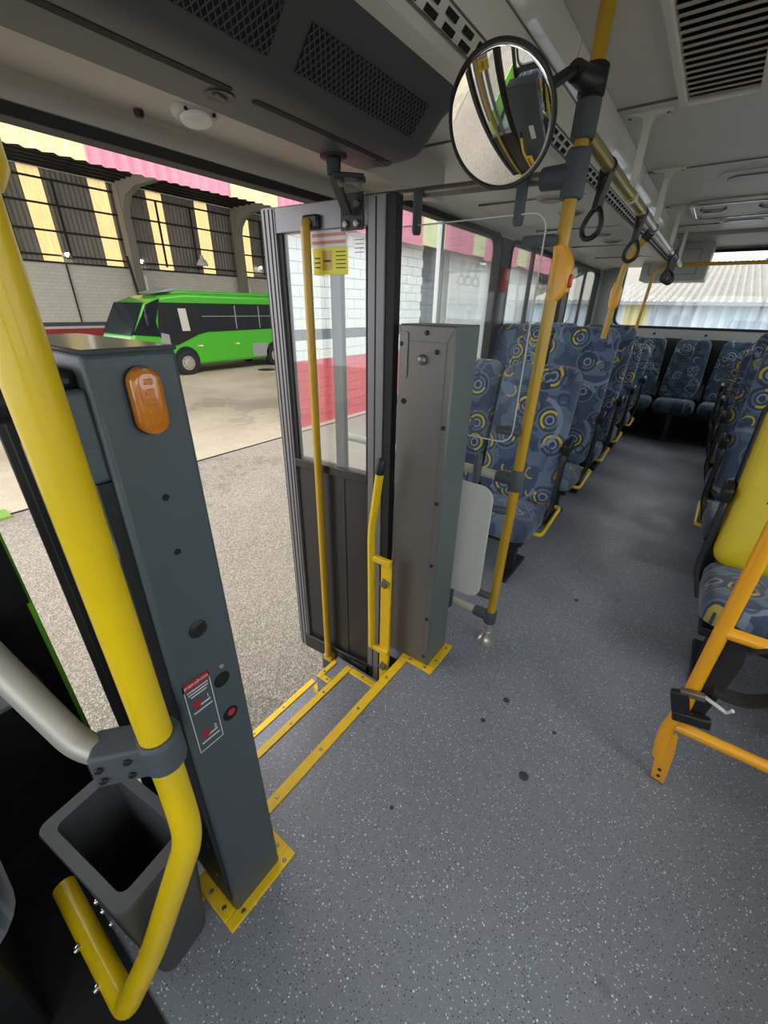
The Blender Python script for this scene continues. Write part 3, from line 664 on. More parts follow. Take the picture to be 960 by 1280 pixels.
# yellow guard rail on the steps beside the leaf
def step_rail(label, X, z0):
    gr = thing('step_handrail', label, 'handrail', (X, .86, z0))
    B().box(X-.012, X, .808, .862, z0, .545).obj('post', 'yelw', gr, bevel=.004)
    p_ = [(X-.015, .905, .03), (X-.015, .912, .655), (X-.025, .862, .955)]
    B().tube(fillet(p_, .05), .0165, 14).obj('rail', 'yel', gr)
    d_ = (Vector(p_[2])-Vector(p_[1])).normalized(); e_ = Vector(p_[2])
    B().tube([e_-d_*.02, e_+d_*.03, e_+d_*.04], [.0195, .0195, .012], 14).obj('end_cap', 'black', gr)
    for za in (.525, .02): B().box(X-.025, X, .808, .912, za, za+.027).obj('bracket', 'yelw', gr, bevel=.004)
    for z in (.43, -.06): B().obox((X-.018, .838, z), (.008, 0, 0), (0, .016, .006), (0, -.008, .018)).obj('bolt', 'steel', gr, bevel=.004)
step_rail('bent yellow handrail with black cap bolted to a flat yellow post beside the door leaf', 1.19, -.252)
step_rail('yellow handrail hidden behind the charcoal post, seen only in the round mirror', .405, -.252)

# ------------------------------------------------------------------ big yellow front pole with its grey rail
fp = thing('front_grab_pole', 'thick yellow grab pole bent around the bin in the left foreground', 'pole', (.135, .54, 0))
path = fillet([(.135, .54, 2.22), (.133, .54, .73), (.122, .507, .635), (.012, .575, .30), (-.065, .615, .13), (-.066, .66, .12), (-.066, .96, .13)], .05)
B().tube(path, .0250, 20).obj('tube', 'yel', fp)
B().tube([(.1365, .54, 2.2), (.1365, .54, 1.600), (.136, .54, 1.585)], [.0345, .0345, .026], 20).obj('upper_sleeve', 'yel', fp)
cl_ = B(); c = Vector((.135, .54, .845))
cl_.tube([c+Vector((0, 0, -.035)), c+Vector((0, 0, -.032)), c+Vector((0, 0, .032)), c+Vector((0, 0, .035))], [.030, .034, .034, .030], 20)
cl_.obox(c+Vector((-.04, .035, 0)), (-.032, .026, 0), (.017, .022, 0), (0, 0, .034))
k_ = cl_.obj('clamp', 'clamp', fp, bevel=.006)
for dx, dz in ((-.03, .016), (-.03, -.016), (-.062, .012), (-.062, -.014)):
    bolt(c+Vector((dx-.018, dx*-.75-.018, dz)), (-.6, -.8, 0), .006, .004, 'screw', 'black', k_)
gt = fillet([(.098, .565, .848), (.055, .62, .862), (.03, .70, .96), (.0, .80, 1.09), (-.04, .90, 1.20)], .05)
B().tube(gt, .0215, 16).obj('side_rail', 'satin', fp)
for x, y, z in ((-.09, .80, .135), (-.09, .70, .125)): bolt((x, y, z), (-1, -.3, .2), .009, .012, 'bolt', 'chrome', fp)

# ------------------------------------------------------------------ litter bin
bn = thing('litter_bin', 'open dark grey plastic bin in the left foreground', 'bin', (.06, .76, 0))
def loop(z, sx, sy, r=.03, cx=.058, cy=.757): 
    a = math.radians(8); return [(cx+p*math.cos(a)-q*math.sin(a), cy+p*math.sin(a)+q*math.cos(a), z) for p, q in rrect(sx, sy, r, 4)]
B().rings([loop(.02, .13, .23), loop(.0, .125, .225)][::-1]+[loop(.43, .170, .300, .022), loop(.445, .180, .31, .022), loop(.452, .176, .306, .022), loop(.452, .130, .246, .018), loop(.445, .126, .242, .018), loop(.03, .10, .20, .02)]).obj('body', 'bin', bn, bevel=0)
for z, y in ((.40, .69), (.34, .70), (.26, .71)): bolt((-.022, y, z), (-1, 0, 0), .006, .005, 'rivet', 'chrome', bn)
# ------------------------------------------------------------------ seat corner at the far left and lower dash
ds = thing('crew_seat', 'blue patterned seat corner at the far left edge', 'seat', (-.36, 1.0, 0))
def pad(fn, w_, h_, r, th, m, name, par):
    L = []
    for ins, d in ((.02, 0), (0, .012), (0, th*.55), (.010, th*.78), (.028, th*.93), (.06, th*1.02), (min(w_, h_)*.3, th*1.08)):
        L.append([fn(p, q, d) for p, q in rrect(w_-2*ins, h_-2*ins, max(r-ins, .015), 6)])
    return B().rings(L).obj(name, m, par, smooth=60)
pad(lambda p, q, d: (-.33+p, .94+q, .46+d), .44, .48, .09, .15, 'fabc', 'cushion', ds)
pad(lambda p, q, d: (-.55-q*.2+d, .95+p, .78+q), .44, .56, .1, .10, 'fabb', 'backrest', ds)
B().box(-.50, -.18, .78, 1.14, .007, .46).obj('pedestal', 'black', ds, bevel=.01)
sc_ = thing('side_console', 'light grey console with black base against the left wall, far left', 'console', (-.5, 1.32, 0))
B().box(XF+.02, .05, 1.235, 1.41, .50, .72).obj('body', 'wallin', sc_, bevel=.03); B().box(XF+.02, .10, 1.25, 1.41, 0.007, .50).obj('base', 'blackm', sc_)
tag(B().box(XF+.02, -.03, .56, 1.41, 0, .006).obj('floor_shade_sheet', 'blackm'), 'black sheet standing in for the shade on the floor beside the litter bin, far left', 'mat')  # black sheet added over the vinyl to darken this shaded corner

hb = thing('hammer_box', 'small red emergency hammer box on the dark pillar between the left windows', 'box', (3.45, YL-.03, 1.62))
B().box(3.41, 3.49, YL-.04, YL-.008, 1.62, 1.78).obj('case', 'redp', hb, bevel=.006); B().box(3.425, 3.475, YL-.046, YL-.039, 1.70, 1.76).obj('plate', 'pinkp', hb)
# ------------------------------------------------------------------ main pole, mirror, partition
def PP(z): t_ = z/2.24; return Vector((1.580+.008*t_, .488-.030*t_, z))
mp = thing('grab_pole', 'yellow grab pole on a metal foot, nearest the column, with grey joints and stop-button box', 'pole', (1.58, .488, 0))
B().tube([PP(.16), PP(.9), PP(2.235)], .0205, 18).obj('tube', 'mustard', mp)
B().tube([PP(.06), PP(.13)], .018, 14).obj('foot_tube', 'silver', mp)
B().lathe(PP(0), (0, 0, 1), [(.046, 0), (.046, .012), (.035, .028), (.024, .045), (.023, .065)], 24).obj('foot', 'silver', mp)
def tee(z, L=.10, h=.06, m='clamp', r=.029, dr_=(0, 1, 0)):
    b = B(); b.tube([PP(z-h), PP(z-h+.004), PP(z+h-.004), PP(z+h)], [r*.9, r, r, r*.9], 18); d = Vector(dr_).normalized()
    b.tube([PP(z)+d*.01, PP(z)+d*(L-.005), PP(z)+d*L], [r*.95, r*.9, r*.8], 16); return b.obj('joint', m, mp)
tee(.155, .085, .035); tee(.875, .085, .045); tee(1.865, .10, .06, r=.034)
j = B().tube([PP(1.945), PP(1.95), PP(2.03), PP(2.035)], [.028, .034, .034, .028], 18).obj('sleeve', 'clamp', mp)
b = B(); b.tube([PP(2.035), PP(2.04), PP(2.10), PP(2.105)], [.030, .036, .036, .030], 18); b.tube([PP(2.07)+Vector((-.01, -.005, 0)), PP(2.07)+Vector((-.07, .01, -.008)), PP(2.07)+Vector((-.12, .015, -.012))], [.030, .027, .024], 14)
b.obj('mirror_clamp', 'black', mp)
c = PP(1.60); B().rings([[tuple(c+Vector((p+.004*s_, q-.014*s_, z))) for p, q in rrect(a_, d_, .012)] for z, a_, d_, s_ in ((-.07, .042, .042, 0), (-.045, .046, .062, 1), (.035, .048, .068, 1), (.055, .046, .058, .8), (.085, .042, .042, 0))]).obj('button_box', 'org', mp)
B().box(c.x-.012, c.x+.014, c.y-.054, c.y-.044, 1.568, 1.605).obj('stop_button', 'red', mp, bevel=.004)
# convex mirror
mr = thing('convex_mirror', 'round convex mirror with black rim on an arm by the ceiling', 'mirror', (1.12, .51, 1.78))
n = Vector((-.855, .07, -.515)).normalized(); mc = Vector((1.12, .514, 1.875)); R0 = .124
prof = [(R0, .0)]; Rc = .62; sag = Rc-math.sqrt(Rc*Rc-R0*R0)
for k in range(14): 
    r_ = R0*(1-k/14*.999); prof.append((r_, math.sqrt(Rc*Rc-r_*r_)-(Rc-sag)+.002))
B().lathe(mc, n, prof, 72).obj('glass', 'mirror', mr, smooth=80)
B().lathe(mc, n, [(R0*.9, -.020), (R0+.002, -.010), (R0+.004, -.002), (R0+.004, .003), (R0+.001, .005), (R0-.002, .004), (R0-.003, 0)], 72).obj('rim', 'black', mr)
q = PP(2.07)+Vector((-.115, .015, -.012)); B().tube([q, q+Vector((-.03, .01, -.01)), q.lerp(mc-n*.03, .8), mc-n*.02], .013, 12).obj('arm', 'black', mr)
B().lathe(mc-n*.018, -n, [(.04, 0), (.035, .012), (.015, .016)], 16).obj('ball_mount', 'black', mr)
# cross rod
tag(B().tube([PP(1.868)+Vector((0, .07, 0)), (1.575, 1.415, 1.885)], .0175, 14).obj('cross_rod', 'steel'), 'horizontal metal rod from the pole to the side wall, below the mirror', 'rod')
# partition: acrylic sheet, beige tubes, white panel
pt = thing('partition', 'partition of clear acrylic sheet, white panel and beige tubes behind the grey column', 'partition', (1.56, .95, 0))
B().tube([PP(.875)+Vector((0, .07, 0)), (1.56, 1.41, .90)], .0195, 14).obj('upper_tube', 'beige', pt)
B().tube([PP(.155)+Vector((0, .07, 0)), (1.56, 1.41, .17)], .0195, 14).obj('lower_tube', 'beige', pt)
B().prism([(.82+p, 1.402+q_) for p, q_ in rrect(.62, .745, .05, 6)], YZ, 1.545, 1.550).obj('acrylic_sheet', 'acry', pt)
frame(B(), YZ, .51, 1.13, 1.03, 1.775, .0035, .05, 1.544, 1.551).obj('sheet_edge', 'whitep', pt)
B().prism([(.745+p, .545+q_) for p, q_ in rrect(.40, .575, .06, 6)], YZ, 1.535, 1.545).obj('white_panel', 'white', pt, bevel=.002)
for y, z0, z1 in ((.64, .83, .96), (.70, .13, .285), (.61, 1.745, 1.885), (1.00, 1.745, 1.885)):
    B().tube([(1.556, y, z0), (1.556, y, z0+.01), (1.556, y, z1-.01), (1.556, y, z1)], [.013, .0175, .0175, .013], 12).obj('clip', 'clamp', pt)
for z, L in ((1.70, .11), (1.075, .10), (.735, .10), (.285, .09)):
    p0 = PP(z)+Vector((-.02, .012, 0)); B().tube([p0, p0+Vector((-.002, .006, 0)), p0+Vector((-.006, L-.006, 0)), p0+Vector((-.008, L, 0))], [.013, .017, .017, .013], 12).obj('clip', 'clamp', pt)

# ------------------------------------------------------------------ overhead rail, hangers, straps
rl = thing('overhead_rail', 'long overhead hand rail, gold near end and silver far end, along the aisle ceiling', 'rail', (3.6, .46, 1.96))
def RL(x): return Vector((x, .452+.012*(x-1.6)/4, 1.955))
B().tube([RL(1.60), RL(2.85)], .0215, 18).obj('gold_tube', 'gold', rl); B().tube([RL(2.85), RL(5.92)], .0205, 18).obj('silver_tube', 'silver', rl)
for x in (2.4, 2.75, 3.36, 4.5, 4.72, 5.1): B().tube([RL(x-.012), RL(x+.012)], .0245, 16).obj('collar', 'gold' if x < 2.8 else 'clamp', rl)
for k, (x, wd) in enumerate(((2.45, 'first'), (3.37, 'second'), (4.46, 'third'), (5.45, 'fourth'))):
    hg = thing('rail_hanger', '%s flat hanger from the pole, holding the overhead rail under the ceiling' % wd, 'hanger', tuple(RL(x)))
    B().box(x-.013, x+.013, .444, .474, 1.965, ZC-.006).obj('strap', 'ceil', hg, bevel=.003)
    B().prism([(-.085, 0), (.085, 0), (.07, -.012), (.02, -.02), (.014, -.045), (-.014, -.045), (-.02, -.02), (-.07, -.012)], lambda a, b_, d: (x+d, .459+a, ZC+b_), -.02, .02).obj('top_plate', 'ceil', hg, bevel=.003)
    B().tube([RL(x-.016), RL(x+.016)], .0262, 14).obj('ring', 'ceil', hg)
    for y in (.39, .53): bolt((x, y, ZC-.012), (0, 0, -1), .007, .004, 'screw', 'steel', hg)
def strap(x, label, sw, L=.21):
    c = RL(x); s_ = thing('hand_strap', label, 'hand strap', tuple(c+Vector((0, 0, -L))))
    B().tube([c+Vector((-.013, 0, 0)), c+Vector((.013, 0, 0))], .0265, 14).obj('rail_loop', 'black', s_)
    a = Vector((0, math.sin(sw), -math.cos(sw))); e = Vector((.35, .94, 0)).normalized()
    b = B(); 
    for sgn in (-1, 1): b.bar(c+e*.020*sgn, c+a*.085+e*.006*sgn, .030, .010, e)
    b.bar(c+a*.070, c+a*.128, .034, .022, e); b.obj('webbing', 'black', s_, bevel=.002)
    pts = []
    for k in range(29):
        u = 2*math.pi*k/28; wd_ = .034*math.sin(u)*(1-.35*math.cos(u)); pts.append(c+a*(.165-.048*math.cos(u))+e*wd_)
    B().tube(pts, .0095, 9, cap=False).obj('handle', 'black', s_)
strap(1.93, 'nearest black hand strap on the gold part of the overhead rail', .10)
strap(2.83, 'second black hand strap from the pole, where gold rail meets silver', .05)
for x, l in ((4.78, 'front strap of the three bunched far along the silver rail'), (4.95, 'middle strap of the three bunched far along the silver rail'), (5.15, 'last strap of the three bunched far along the silver rail')): strap(x, l, .02, .2)
# pole from the second row to the rail
p2 = thing('grab_pole', 'yellow grab pole with orange box rising from a high seat back, farther along the aisle', 'pole', (3.44, .61, 1.33))
B().tube(fillet([(3.44, .607, 1.33), (3.42, .578, 1.80), (3.40, .47, 1.95)], .08), .0195, 14).obj('tube', 'mustard', p2)
B().rings([[(3.434+p, .594+q_, z) for p, q_ in rrect(a_, d_, .014)] for z, a_, d_ in ((1.52, .042, .042), (1.545, .046, .06), (1.625, .048, .066), (1.645, .046, .056), (1.675, .042, .042))]).obj('button_box', 'org', p2)
B().tube([(3.405, .50, 1.905), (3.40, .472, 1.948)], .027, 14).obj('joint', 'black', p2)
# rear grab frame
rf = thing('rear_grab_frame', 'thin mustard grab frame across the aisle in front of the back row', 'grab frame', (5.93, .125, 1.17))
B().tube(fillet([(5.93, .735, 1.175), (5.93, .69, 1.955), (5.93, .46, 1.96), (5.93, -.20, 1.96), (5.93, -.44, 1.955), (5.93, -.48, 1.175)], .10), .0175, 12).obj('tube', 'mustard', rf)
B().box(5.90, 5.96, .70, .77, 1.172, 1.185).obj('foot', 'black', rf); B().box(5.90, 5.96, -.52, -.44, 1.172, 1.185).obj('foot', 'black', rf)

# ------------------------------------------------------------------ seats
def single(par, x0, yc, W, top, fb='fabb', fc='fabc', taper=1.0, zc=.40, tilt=.17, th=.095):
    h = top-(zc+.02); zb = zc+.02
    fn = lambda p, q, d: (x0+.455+tilt*max(0,(q+h/2)/h)**1.15-d-(.018*(abs(p)/(W/2))**3 if d > .05 else 0), yc+p*(1-(1-taper)*((q+h/2)/h)), zb+h/2+q)
    pad(fn, W, h, .085, th, fb, 'backrest', par)
    fs = lambda p, q, d: (x0+.505+tilt*max(0,(q+h/2)/h)**1.15-d, yc+p*(1-(1-taper)*((q+h/2)/h)), zb+h/2+q)
    pad(fs, W*.97, h*.98, .085, .05, 'black', 'back_shell', par)
    pad(lambda p, q, d: (x0+.235+q, yc+p, zc-.085+d+.012*(q/.235)*-1), W, .47, .075, .125, fc, 'cushion', par)
def double_seat(x0, y0, sgn, top, label, group=None, fb='fabb', fc='fabc', yellow=False, rail=True, zc=.40):
    r = thing('double_seat', label, 'seat', (x0+.3, y0+sgn*.46, 0), group)
    W = .452
    for k in (0, 1):
        yc = y0+sgn*(.012+W/2+k*(W+.012))
        if yellow:
            single(r, x0, yc, W, top, 'vyel', fc, zc=zc)
            h = top-zc-.02
            fn = lambda p, q, d: (x0+.47+.17*max(0,(q+h/2)/h)**1.15-d, yc+p, zc+.02+h/2+q)
            pad(fn, W*1.06, h*1.02, .09, .07, 'black', 'bolster', r)
            B().bar((x0+.43, yc-.12, .80), (x0+.43, yc+.12, .79), .02, .008).obj('slit', 'blackm', r)
        else: single(r, x0, yc, W, top, fb, fc, zc=zc)
    B().box(x0+.08, x0+.46, y0+sgn*.04, y0+sgn*.90, .27, .315).obj('frame', 'black', r, bevel=.008)
    for yy in (.10, .72):
        B().box(x0+.20, x0+.26, y0+sgn*yy, y0+sgn*(yy+.05), 0, .28).obj('leg', 'black', r, bevel=.005)
        B().box(x0+.08, x0+.42, y0+sgn*(yy-.01), y0+sgn*(yy+.06), 0, .025).obj('foot', 'black', r, bevel=.005)
    ya = y0-sgn*.012
    if rail: B().tube(fillet([(x0+.27, y0+sgn*.06, .29), (x0+.27, ya, .285), (x0+.74, ya+sgn*.015, .285), (x0+.74, y0+sgn*.08, .29)], .06), .0135, 10).obj('foot_rail', 'yel', r)
    B().tube(fillet([(x0+.52, y0+sgn*.01, .80), (x0+.50, ya, .80), (x0+.43, ya, .74), (x0+.40, ya, .42), (x0+.34, y0+sgn*.03, .30)], .05), .016, 10).obj('arm_bracket', 'black', r)
    B().obox((x0+.47, ya-sgn*.004, .79), (.05, 0, .012), (0, .02, 0), (-.008, 0, .035)).obj('armrest', 'black', r, bevel=.012)
    return r
LR = [(2.02, 1.215, 'front blue patterned double seat on the left, behind the partition'), (2.95, 1.40, 'high-backed blue double seat, second row on the left, below the yellow pole'),
      (3.75, 1.40, 'high-backed blue double seat, third row on the left'), (4.50, 1.21, 'lower blue double seat, fourth row on the left'), (5.38, 1.17, 'last blue double seat on the left, before the back row')]
for x0, tp, l in LR: double_seat(x0, .50, 1, tp, l, 'seats along the left side')
double_seat(1.80, -.27, -1, 1.20, 'priority double seat with yellow vinyl backs on the right', 'seats along the right side', yellow=True, zc=.445, rail=False)
for x0, tp, l in ((2.80, 1.40, 'high-backed blue double seat right behind the yellow seat'), (3.62, 1.40, 'high-backed blue double seat two rows behind the yellow seat'), (4.42, 1.21, 'lower blue double seat three rows behind the yellow seat'), (5.36, 1.17, 'last blue double seat on the right, before the back row')):
    double_seat(x0, -.27, -1, tp, l, 'seats along the right side', rail=x0 < 3)
for yc, l in ((1.09, 'back-row seat at the left wall'), (.612, 'back-row seat left of the middle one'), (.135, 'middle teal seat of the back row, facing the aisle'), (-.342, 'back-row seat right of the middle one'), (-.82, 'back-row seat at the right wall')):
    r = thing('bus_seat', l, 'seat', (6.5, yc, .3), 'seats of the back row')
    single(r, 6.22, yc, .44, 1.215, 'fabr', 'fabrc', .80, zc=.475, tilt=.15)
    B().box(6.34, 6.66, yc-.19, yc+.19, .34, .40).obj('frame', 'black', r, bevel=.006)
    B().box(6.40, 6.46, yc-.03, yc+.03, 0, .36).obj('leg', 'black', r)
    B().bar((6.62, yc-.228, .70), (6.52, yc-.228, .52), .03, .02).obj('belt_buckle', 'black', r, bevel=.004)
# ------------------------------------------------------------------ guard frame of the priority seat
gd = thing('seat_guard_frame', 'orange-yellow tube guard frame in front of the yellow seat', 'guard frame', (1.30, -.28, 0))
B().tube(fillet([(1.30, -.262, 1.30), (1.30, -.262, .34), (1.30, -.246, .24), (1.302, -.262, .12)], .08), .0195, 16).obj('upright', 'org', gd)
B().tube([(1.30, -.265, .285), (1.31, -.72, .285)], .0185, 14).obj('lower_bar', 'org', gd); B().tube([(1.30, -.268, .69), (1.31, -.72, .69)], .0185, 14).obj('upper_bar', 'org', gd)
B().tube(fillet([(1.30, -.262, 1.29), (1.30, -.27, 1.36), (1.31, -.72, 1.36)], .08), .0195, 12).obj('top_bar', 'org', gd)
B().tube([(1.31, -.71, 1.36), (1.31, -.71, 0)], .0195, 12).obj('upright', 'org', gd)
fp_ = B().prism([(-.245, .24), (-.245, .17), (-.268, .012), (-.310, .004), (-.298, .16), (-.285, .24)], YZ, 1.298, 1.312).obj('foot_plate', 'org', gd, bevel=.003)
for y, z in ((-.285, .035), (-.281, .065)): bolt((1.297, y, z), (-1, 0, 0), .006, .004, 'screw', 'black', fp_)
sb = thing('seat_belt', 'black seat belt with buckle wrapped round the orange guard frame', 'seat belt', (1.27, -.30, .40))
band = []
for k in range(25):
    u = 2*math.pi*k/24; band.append(Vector((1.296, -.385+.115*math.cos(u)*(1 if math.cos(u) > 0 else .8), .60+.105*math.sin(u)+.05*math.cos(u)*-1)))
def ribbon(pts, wv, t_):
    b = B(); wv = Vector(wv); L = []
    for k, p in enumerate(pts):
        a = pts[max(k-1, 0)]; c_ = pts[min(k+1, len(pts)-1)]; tn = (Vector(c_)-Vector(a)).normalized(); nn_ = tn.cross(wv).normalized(); p = Vector(p)
        L.append([p+wv/2+nn_*t_/2, p-wv/2+nn_*t_/2, p-wv/2-nn_*t_/2, p+wv/2-nn_*t_/2])
    return b.rings(L)
ribbon(band[4:22], (.055, 0, 0), .006).obj('loop', 'belt', sb)
ribbon([(1.325, -.30, .70), (1.32, -.31, .60), (1.31, -.30, .50), (1.30, -.285, .40), (1.30, -.29, .33)], (.02, .06, .01), .006).obj('strap', 'belt', sb)
B().obox((1.268, -.242, .415), (.012, 0, 0), (0, .022, -.010), (0, .012, .038)).obj('tongue_cover', 'black', sb, bevel=.006)
B().obox((1.272, -.285, .365), (.014, 0, 0), (0, .048, -.012), (0, .004, .018)).obj('buckle', 'black', sb, bevel=.006)
B().obox((1.268, -.262, .46), (.01, 0, 0), (0, .03, -.006), (0, .003, .010)).obj('metal_bar', 'steel', sb, bevel=.003)
B().tube([(1.28, -.29, .46), (1.275, -.35, .44), (1.27, -.36, .46)], .006, 8).obj('white_tag', 'white', sb)
# ------------------------------------------------------------------ outside: yard, depot hall, green bus, rear building, trees
GZ = -.95
yd = struct(B().box(-14, 70, -30, 6.55, GZ-.3, GZ), 'yard_ground', 'gravel', smooth=0)
ap = struct(B().box(-14, 70, 6.55, 40, GZ-.3, GZ+.006), 'depot_floor', 'conc', smooth=0)
B().box(-14, 26, 6.53, 6.56, GZ-.02, GZ+.012).obj('edge_joint', 'blackm', ap)
b = B(); random.seed(3)
tag(B().box(-1.5, .93, 6.42, 6.72, GZ, GZ+.03).obj('grass_strip', 'grass'), None, None, None, 'stuff')
# drain cover behind the green bus
tag(B().lathe((11.6, 14.6, GZ+.006), (0, 0, 1), [(.36, 0), (.36, .012), (.3, .016)], 24).obj('manhole_cover', 'blackm'), 'dark round cover in the depot floor by the green bus wheel', 'manhole cover')
def corr(fn, a0, a1, z0, z1, pitch, amp, d):     # corrugated sheet in the plane (a,z) with depth d
    n = max(4, int((a1-a0)/pitch*4)); b = B(); L = []
    for k in range(n+1):
        a = a0+(a1-a0)*k/n; L.append((a, d+amp*math.sin(2*math.pi*a/pitch)))
    vs = [fn(a, q, z0) for a, q in L]+[fn(a, q, z1) for a, q in L]
    m = n+1; return b.add(vs, [(k, k+1, m+k+1, m+k) for k in range(n)])
AX = lambda a, q, z: (a, q, z)
# coloured valance sheets along the depot eave
vl = thing('eave_valance', 'pink and pale yellow corrugated sheet valance along the depot eave', 'valance', (9, 6.5, 2.9))
cuts = [(-3, .4, 'pink'), (.4, 2.84, 'yelo'), (2.84, 4.83, 'pink'), (4.83, 5.72, 'yelo'), (5.72, 10.4, 'pink'), (10.4, 11.45, 'yelo'), (11.45, 13.24, 'pink'), (13.24, 14.05, 'yelo'), (14.05, 17, 'pink'), (17, 18.0, 'yelo'), (18, 21, 'pink')]
for x0, x1, m in cuts:
    zb_ = 2.93+.04*math.sin(x0*3)
    corr(AX, x0, x1+.04, zb_, 5.2, .16, .042, 6.5).obj('sheet', m, vl, smooth=70)
# depot hall
DY = 35.0
hw = struct(B().box(2, 40, DY, DY+.3, GZ, 3.63), 'depot_back_wall', 'hblock', smooth=0)
B().box(2, 40, DY-.01, DY+.01, GZ+.0, GZ+.75).obj('red_band', 'bred', hw); B().box(2, 40, DY-.012, DY+.01, GZ+.9, GZ+1.15).obj('dark_band', 'bdark', hw)
strips = [(7.9, 8.95), (11.53, 12.62), (15.22, 16.30), (18.88, 20.0), (22.55, 23.66), (26.5, 27.55), (30.2, 31.2)]
xs = [2]+[v for s_ in strips for v in s_]+[40]
for k in range(len(xs)-1):
    t_ = k % 2 == 1
    corr(AX, xs[k], xs[k+1], 3.63, 8.56, .28, .035, DY+.1).obj('translucent_sheet' if t_ else 'steel_sheet', 'trans' if t_ else 'hdark', hw, smooth=70)
for z in (8.02, 6.75, 5.36, 4.05, 3.66): B().box(2, 40, DY-.16, DY-.04, z-.05, z+.05).obj('purlin', 'purlin', hw, smooth=0)
for x in (10.3, 13.03, 19.35, 21.95, 28.6): B().box(x-.06, x+.06, DY-.2, DY-.1, 3.9, 8.05).obj('girt_post', 'purlin', hw, smooth=0)
for x in (16.75, 25.75):
    cl = thing('portal_frame', 'concrete portal frame with curved haunch in the depot, %s the green bus front' % ('above' if x < 20 else 'right of'), 'column', (x, DY-.6, GZ))
    B().box(x-.26, x+.26, DY-.95, DY-.25, GZ, 8.3).obj('column', 'hbeam', cl)
    pr_ = [(DY-.25, 8.5), (DY-.95, 6.6), (DY-1.2, 7.2), (DY-1.8, 7.75), (DY-3, 8.05), (8, 8.3), (8, 8.7), (DY-.25, 8.55)]
    B().prism(pr_, YZ, x-.22, x+.22).obj('rafter', 'hbeam', cl)
    B().tube([(x+.36, DY-1, GZ), (x+.36, DY-1, 3.2)], .12, 8).obj('drain_pipe', 'white', cl)
rfh = struct(B().add([(-3, 9.6, 8.9), (40, 9.6, 8.9), (40, DY+.3, 8.58), (-3, DY+.3, 8.58), (-3, 9.6, 9.0), (40, 9.6, 9.0), (40, DY+.3, 8.68), (-3, DY+.3, 8.68)], [(3, 2, 1, 0), (4, 5, 6, 7), (0, 1, 5, 4), (1, 2, 6, 5), (2, 3, 7, 6), (3, 0, 4, 7)]), 'depot_roof', 'hroof', smooth=0)
for k in range(12):
    y = 34.3-.75*k; B().box(-3, 40, y-.05, y+.05, 8.45+(DY-y)*.0125, 8.57+(DY-y)*.0125).obj('purlin', 'purlin', rfh, smooth=0)
struct(B().box(40, 40.3, 6.7, DY, GZ, 8.5), 'depot_end_wall', 'hblock', smooth=0)
for x, z, l in ((12.74, 4.12, 'left'), (17.4, 4.13, 'middle'), (28.1, 4.48, 'right')):
    lm = thing('depot_lamp', 'bright white lamp on the far depot wall, %s of the three' % l, 'lamp', (x, DY-.3, z))
    B().lathe((x, DY-.3, z), (0, -.3, -1), [(.04, .1), (.07, .02), (.1, -.05)][::-1], 14).obj('bulb', 'lampc', lm); B().lathe((x, DY-.3, z+.06), (0, -.3, -1), [(.05, -.1), (.16, 0)], 16).obj('shade', 'white', lm)
pn = thing('pendant_lamp', 'unlit bell-shaped pendant lamp in front of the depot wall', 'lamp', (21.7, 34, 4.3))
B().lathe((21.7, 33.8, 4.15), (0, 0, 1), [(.42, 0), (.40, .12), (.30, .35), (.14, .5), (.12, .7)], 20).obj('shade', 'white', pn); B().tube([(21.7, 33.8, 4.8), (21.7, 33.8, 8.6)], .03, 6).obj('cord', 'black', pn)
tag(B().tube([(12.6, DY-.1, 3.6), (12.58, DY-.1, .2)], .05, 8).obj('wall_pipe', 'purlin'), 'thin dark pipe down the depot block wall left of the bus', 'pipe')
tag(B().tube([(16.0, DY-1.2, 4.3), (16.25, DY-1.2, 1.9)], .09, 8).obj('wall_post', 'purlin'), 'dark slanted post against the depot wall above the bus front', 'post')
# painted block wall under the valance (courses are real blocks in the first length)
fw_ = struct(B().box(6.17, 10.92, 6.80, 7.10, GZ, 5.1), 'facade_wall', 'mortar', smooth=0)
CH_, CL_ = .20, .475; proto = {}
for i in range(20):
    z = GZ+i*CH_; zc_ = z+CH_/2
    m = 'bred' if zc_ < .42 else 'bwhite' if zc_ < .80 else 'bdark' if zc_ < 1.02 else 'bwhite'
    for k in range(11):
        x0 = 6.15+k*CL_-(CL_/2 if i % 2 else 0); x1 = x0+CL_-.010; x0 = max(x0, 6.15); x1 = min(x1, 10.94)
        if x1-x0 < .05: continue
        B().box(x0, x1, 6.775, 6.81, z+.005, z+CH_-.005).obj('block', m, fw_, smooth=0)
B().box(6.13, 6.175, 6.78, 7.10, .42, 5.1).obj('end_face', 'bwhite', fw_); B().box(6.13, 6.175, 6.78, 7.10, GZ, .42).obj('end_face', 'bred', fw_)
f2 = struct(B().box(12.45, 20.4, 6.80, 7.1, GZ, 5.1), 'facade_wall_far', 'bwhite', smooth=0)
for i in range(12):
    z = 1.0+i*.2
    for k in range(17):
        x0 = 12.45+k*.475-(.2375 if i % 2 else 0); x1 = min(x0+.465, 20.4); x0 = max(x0, 12.45)
        if x1-x0 > .05: B().box(x0, x1, 6.785, 6.81, z+.004, z+.196).obj('block', 'bwhite', f2, smooth=0)
struct(B().box(20.2, 20.4, 7.1, 20, GZ, 8), 'depot_side_wall', 'bwhite', smooth=0)

rd = struct(B().box(10.95, 12.45, 7.0, 7.06, GZ, 3.3), 'doorway_shade_panel', 'bdark', smooth=0)  # dark slatted panel added in the open doorway, standing in for its unlit interior
for k in range(20): B().box(10.95, 12.45, 6.985, 7.0, GZ+.21*k+.01, GZ+.21*k+.2).obj('slat', 'bdark', rd, bevel=.01, seg=1)
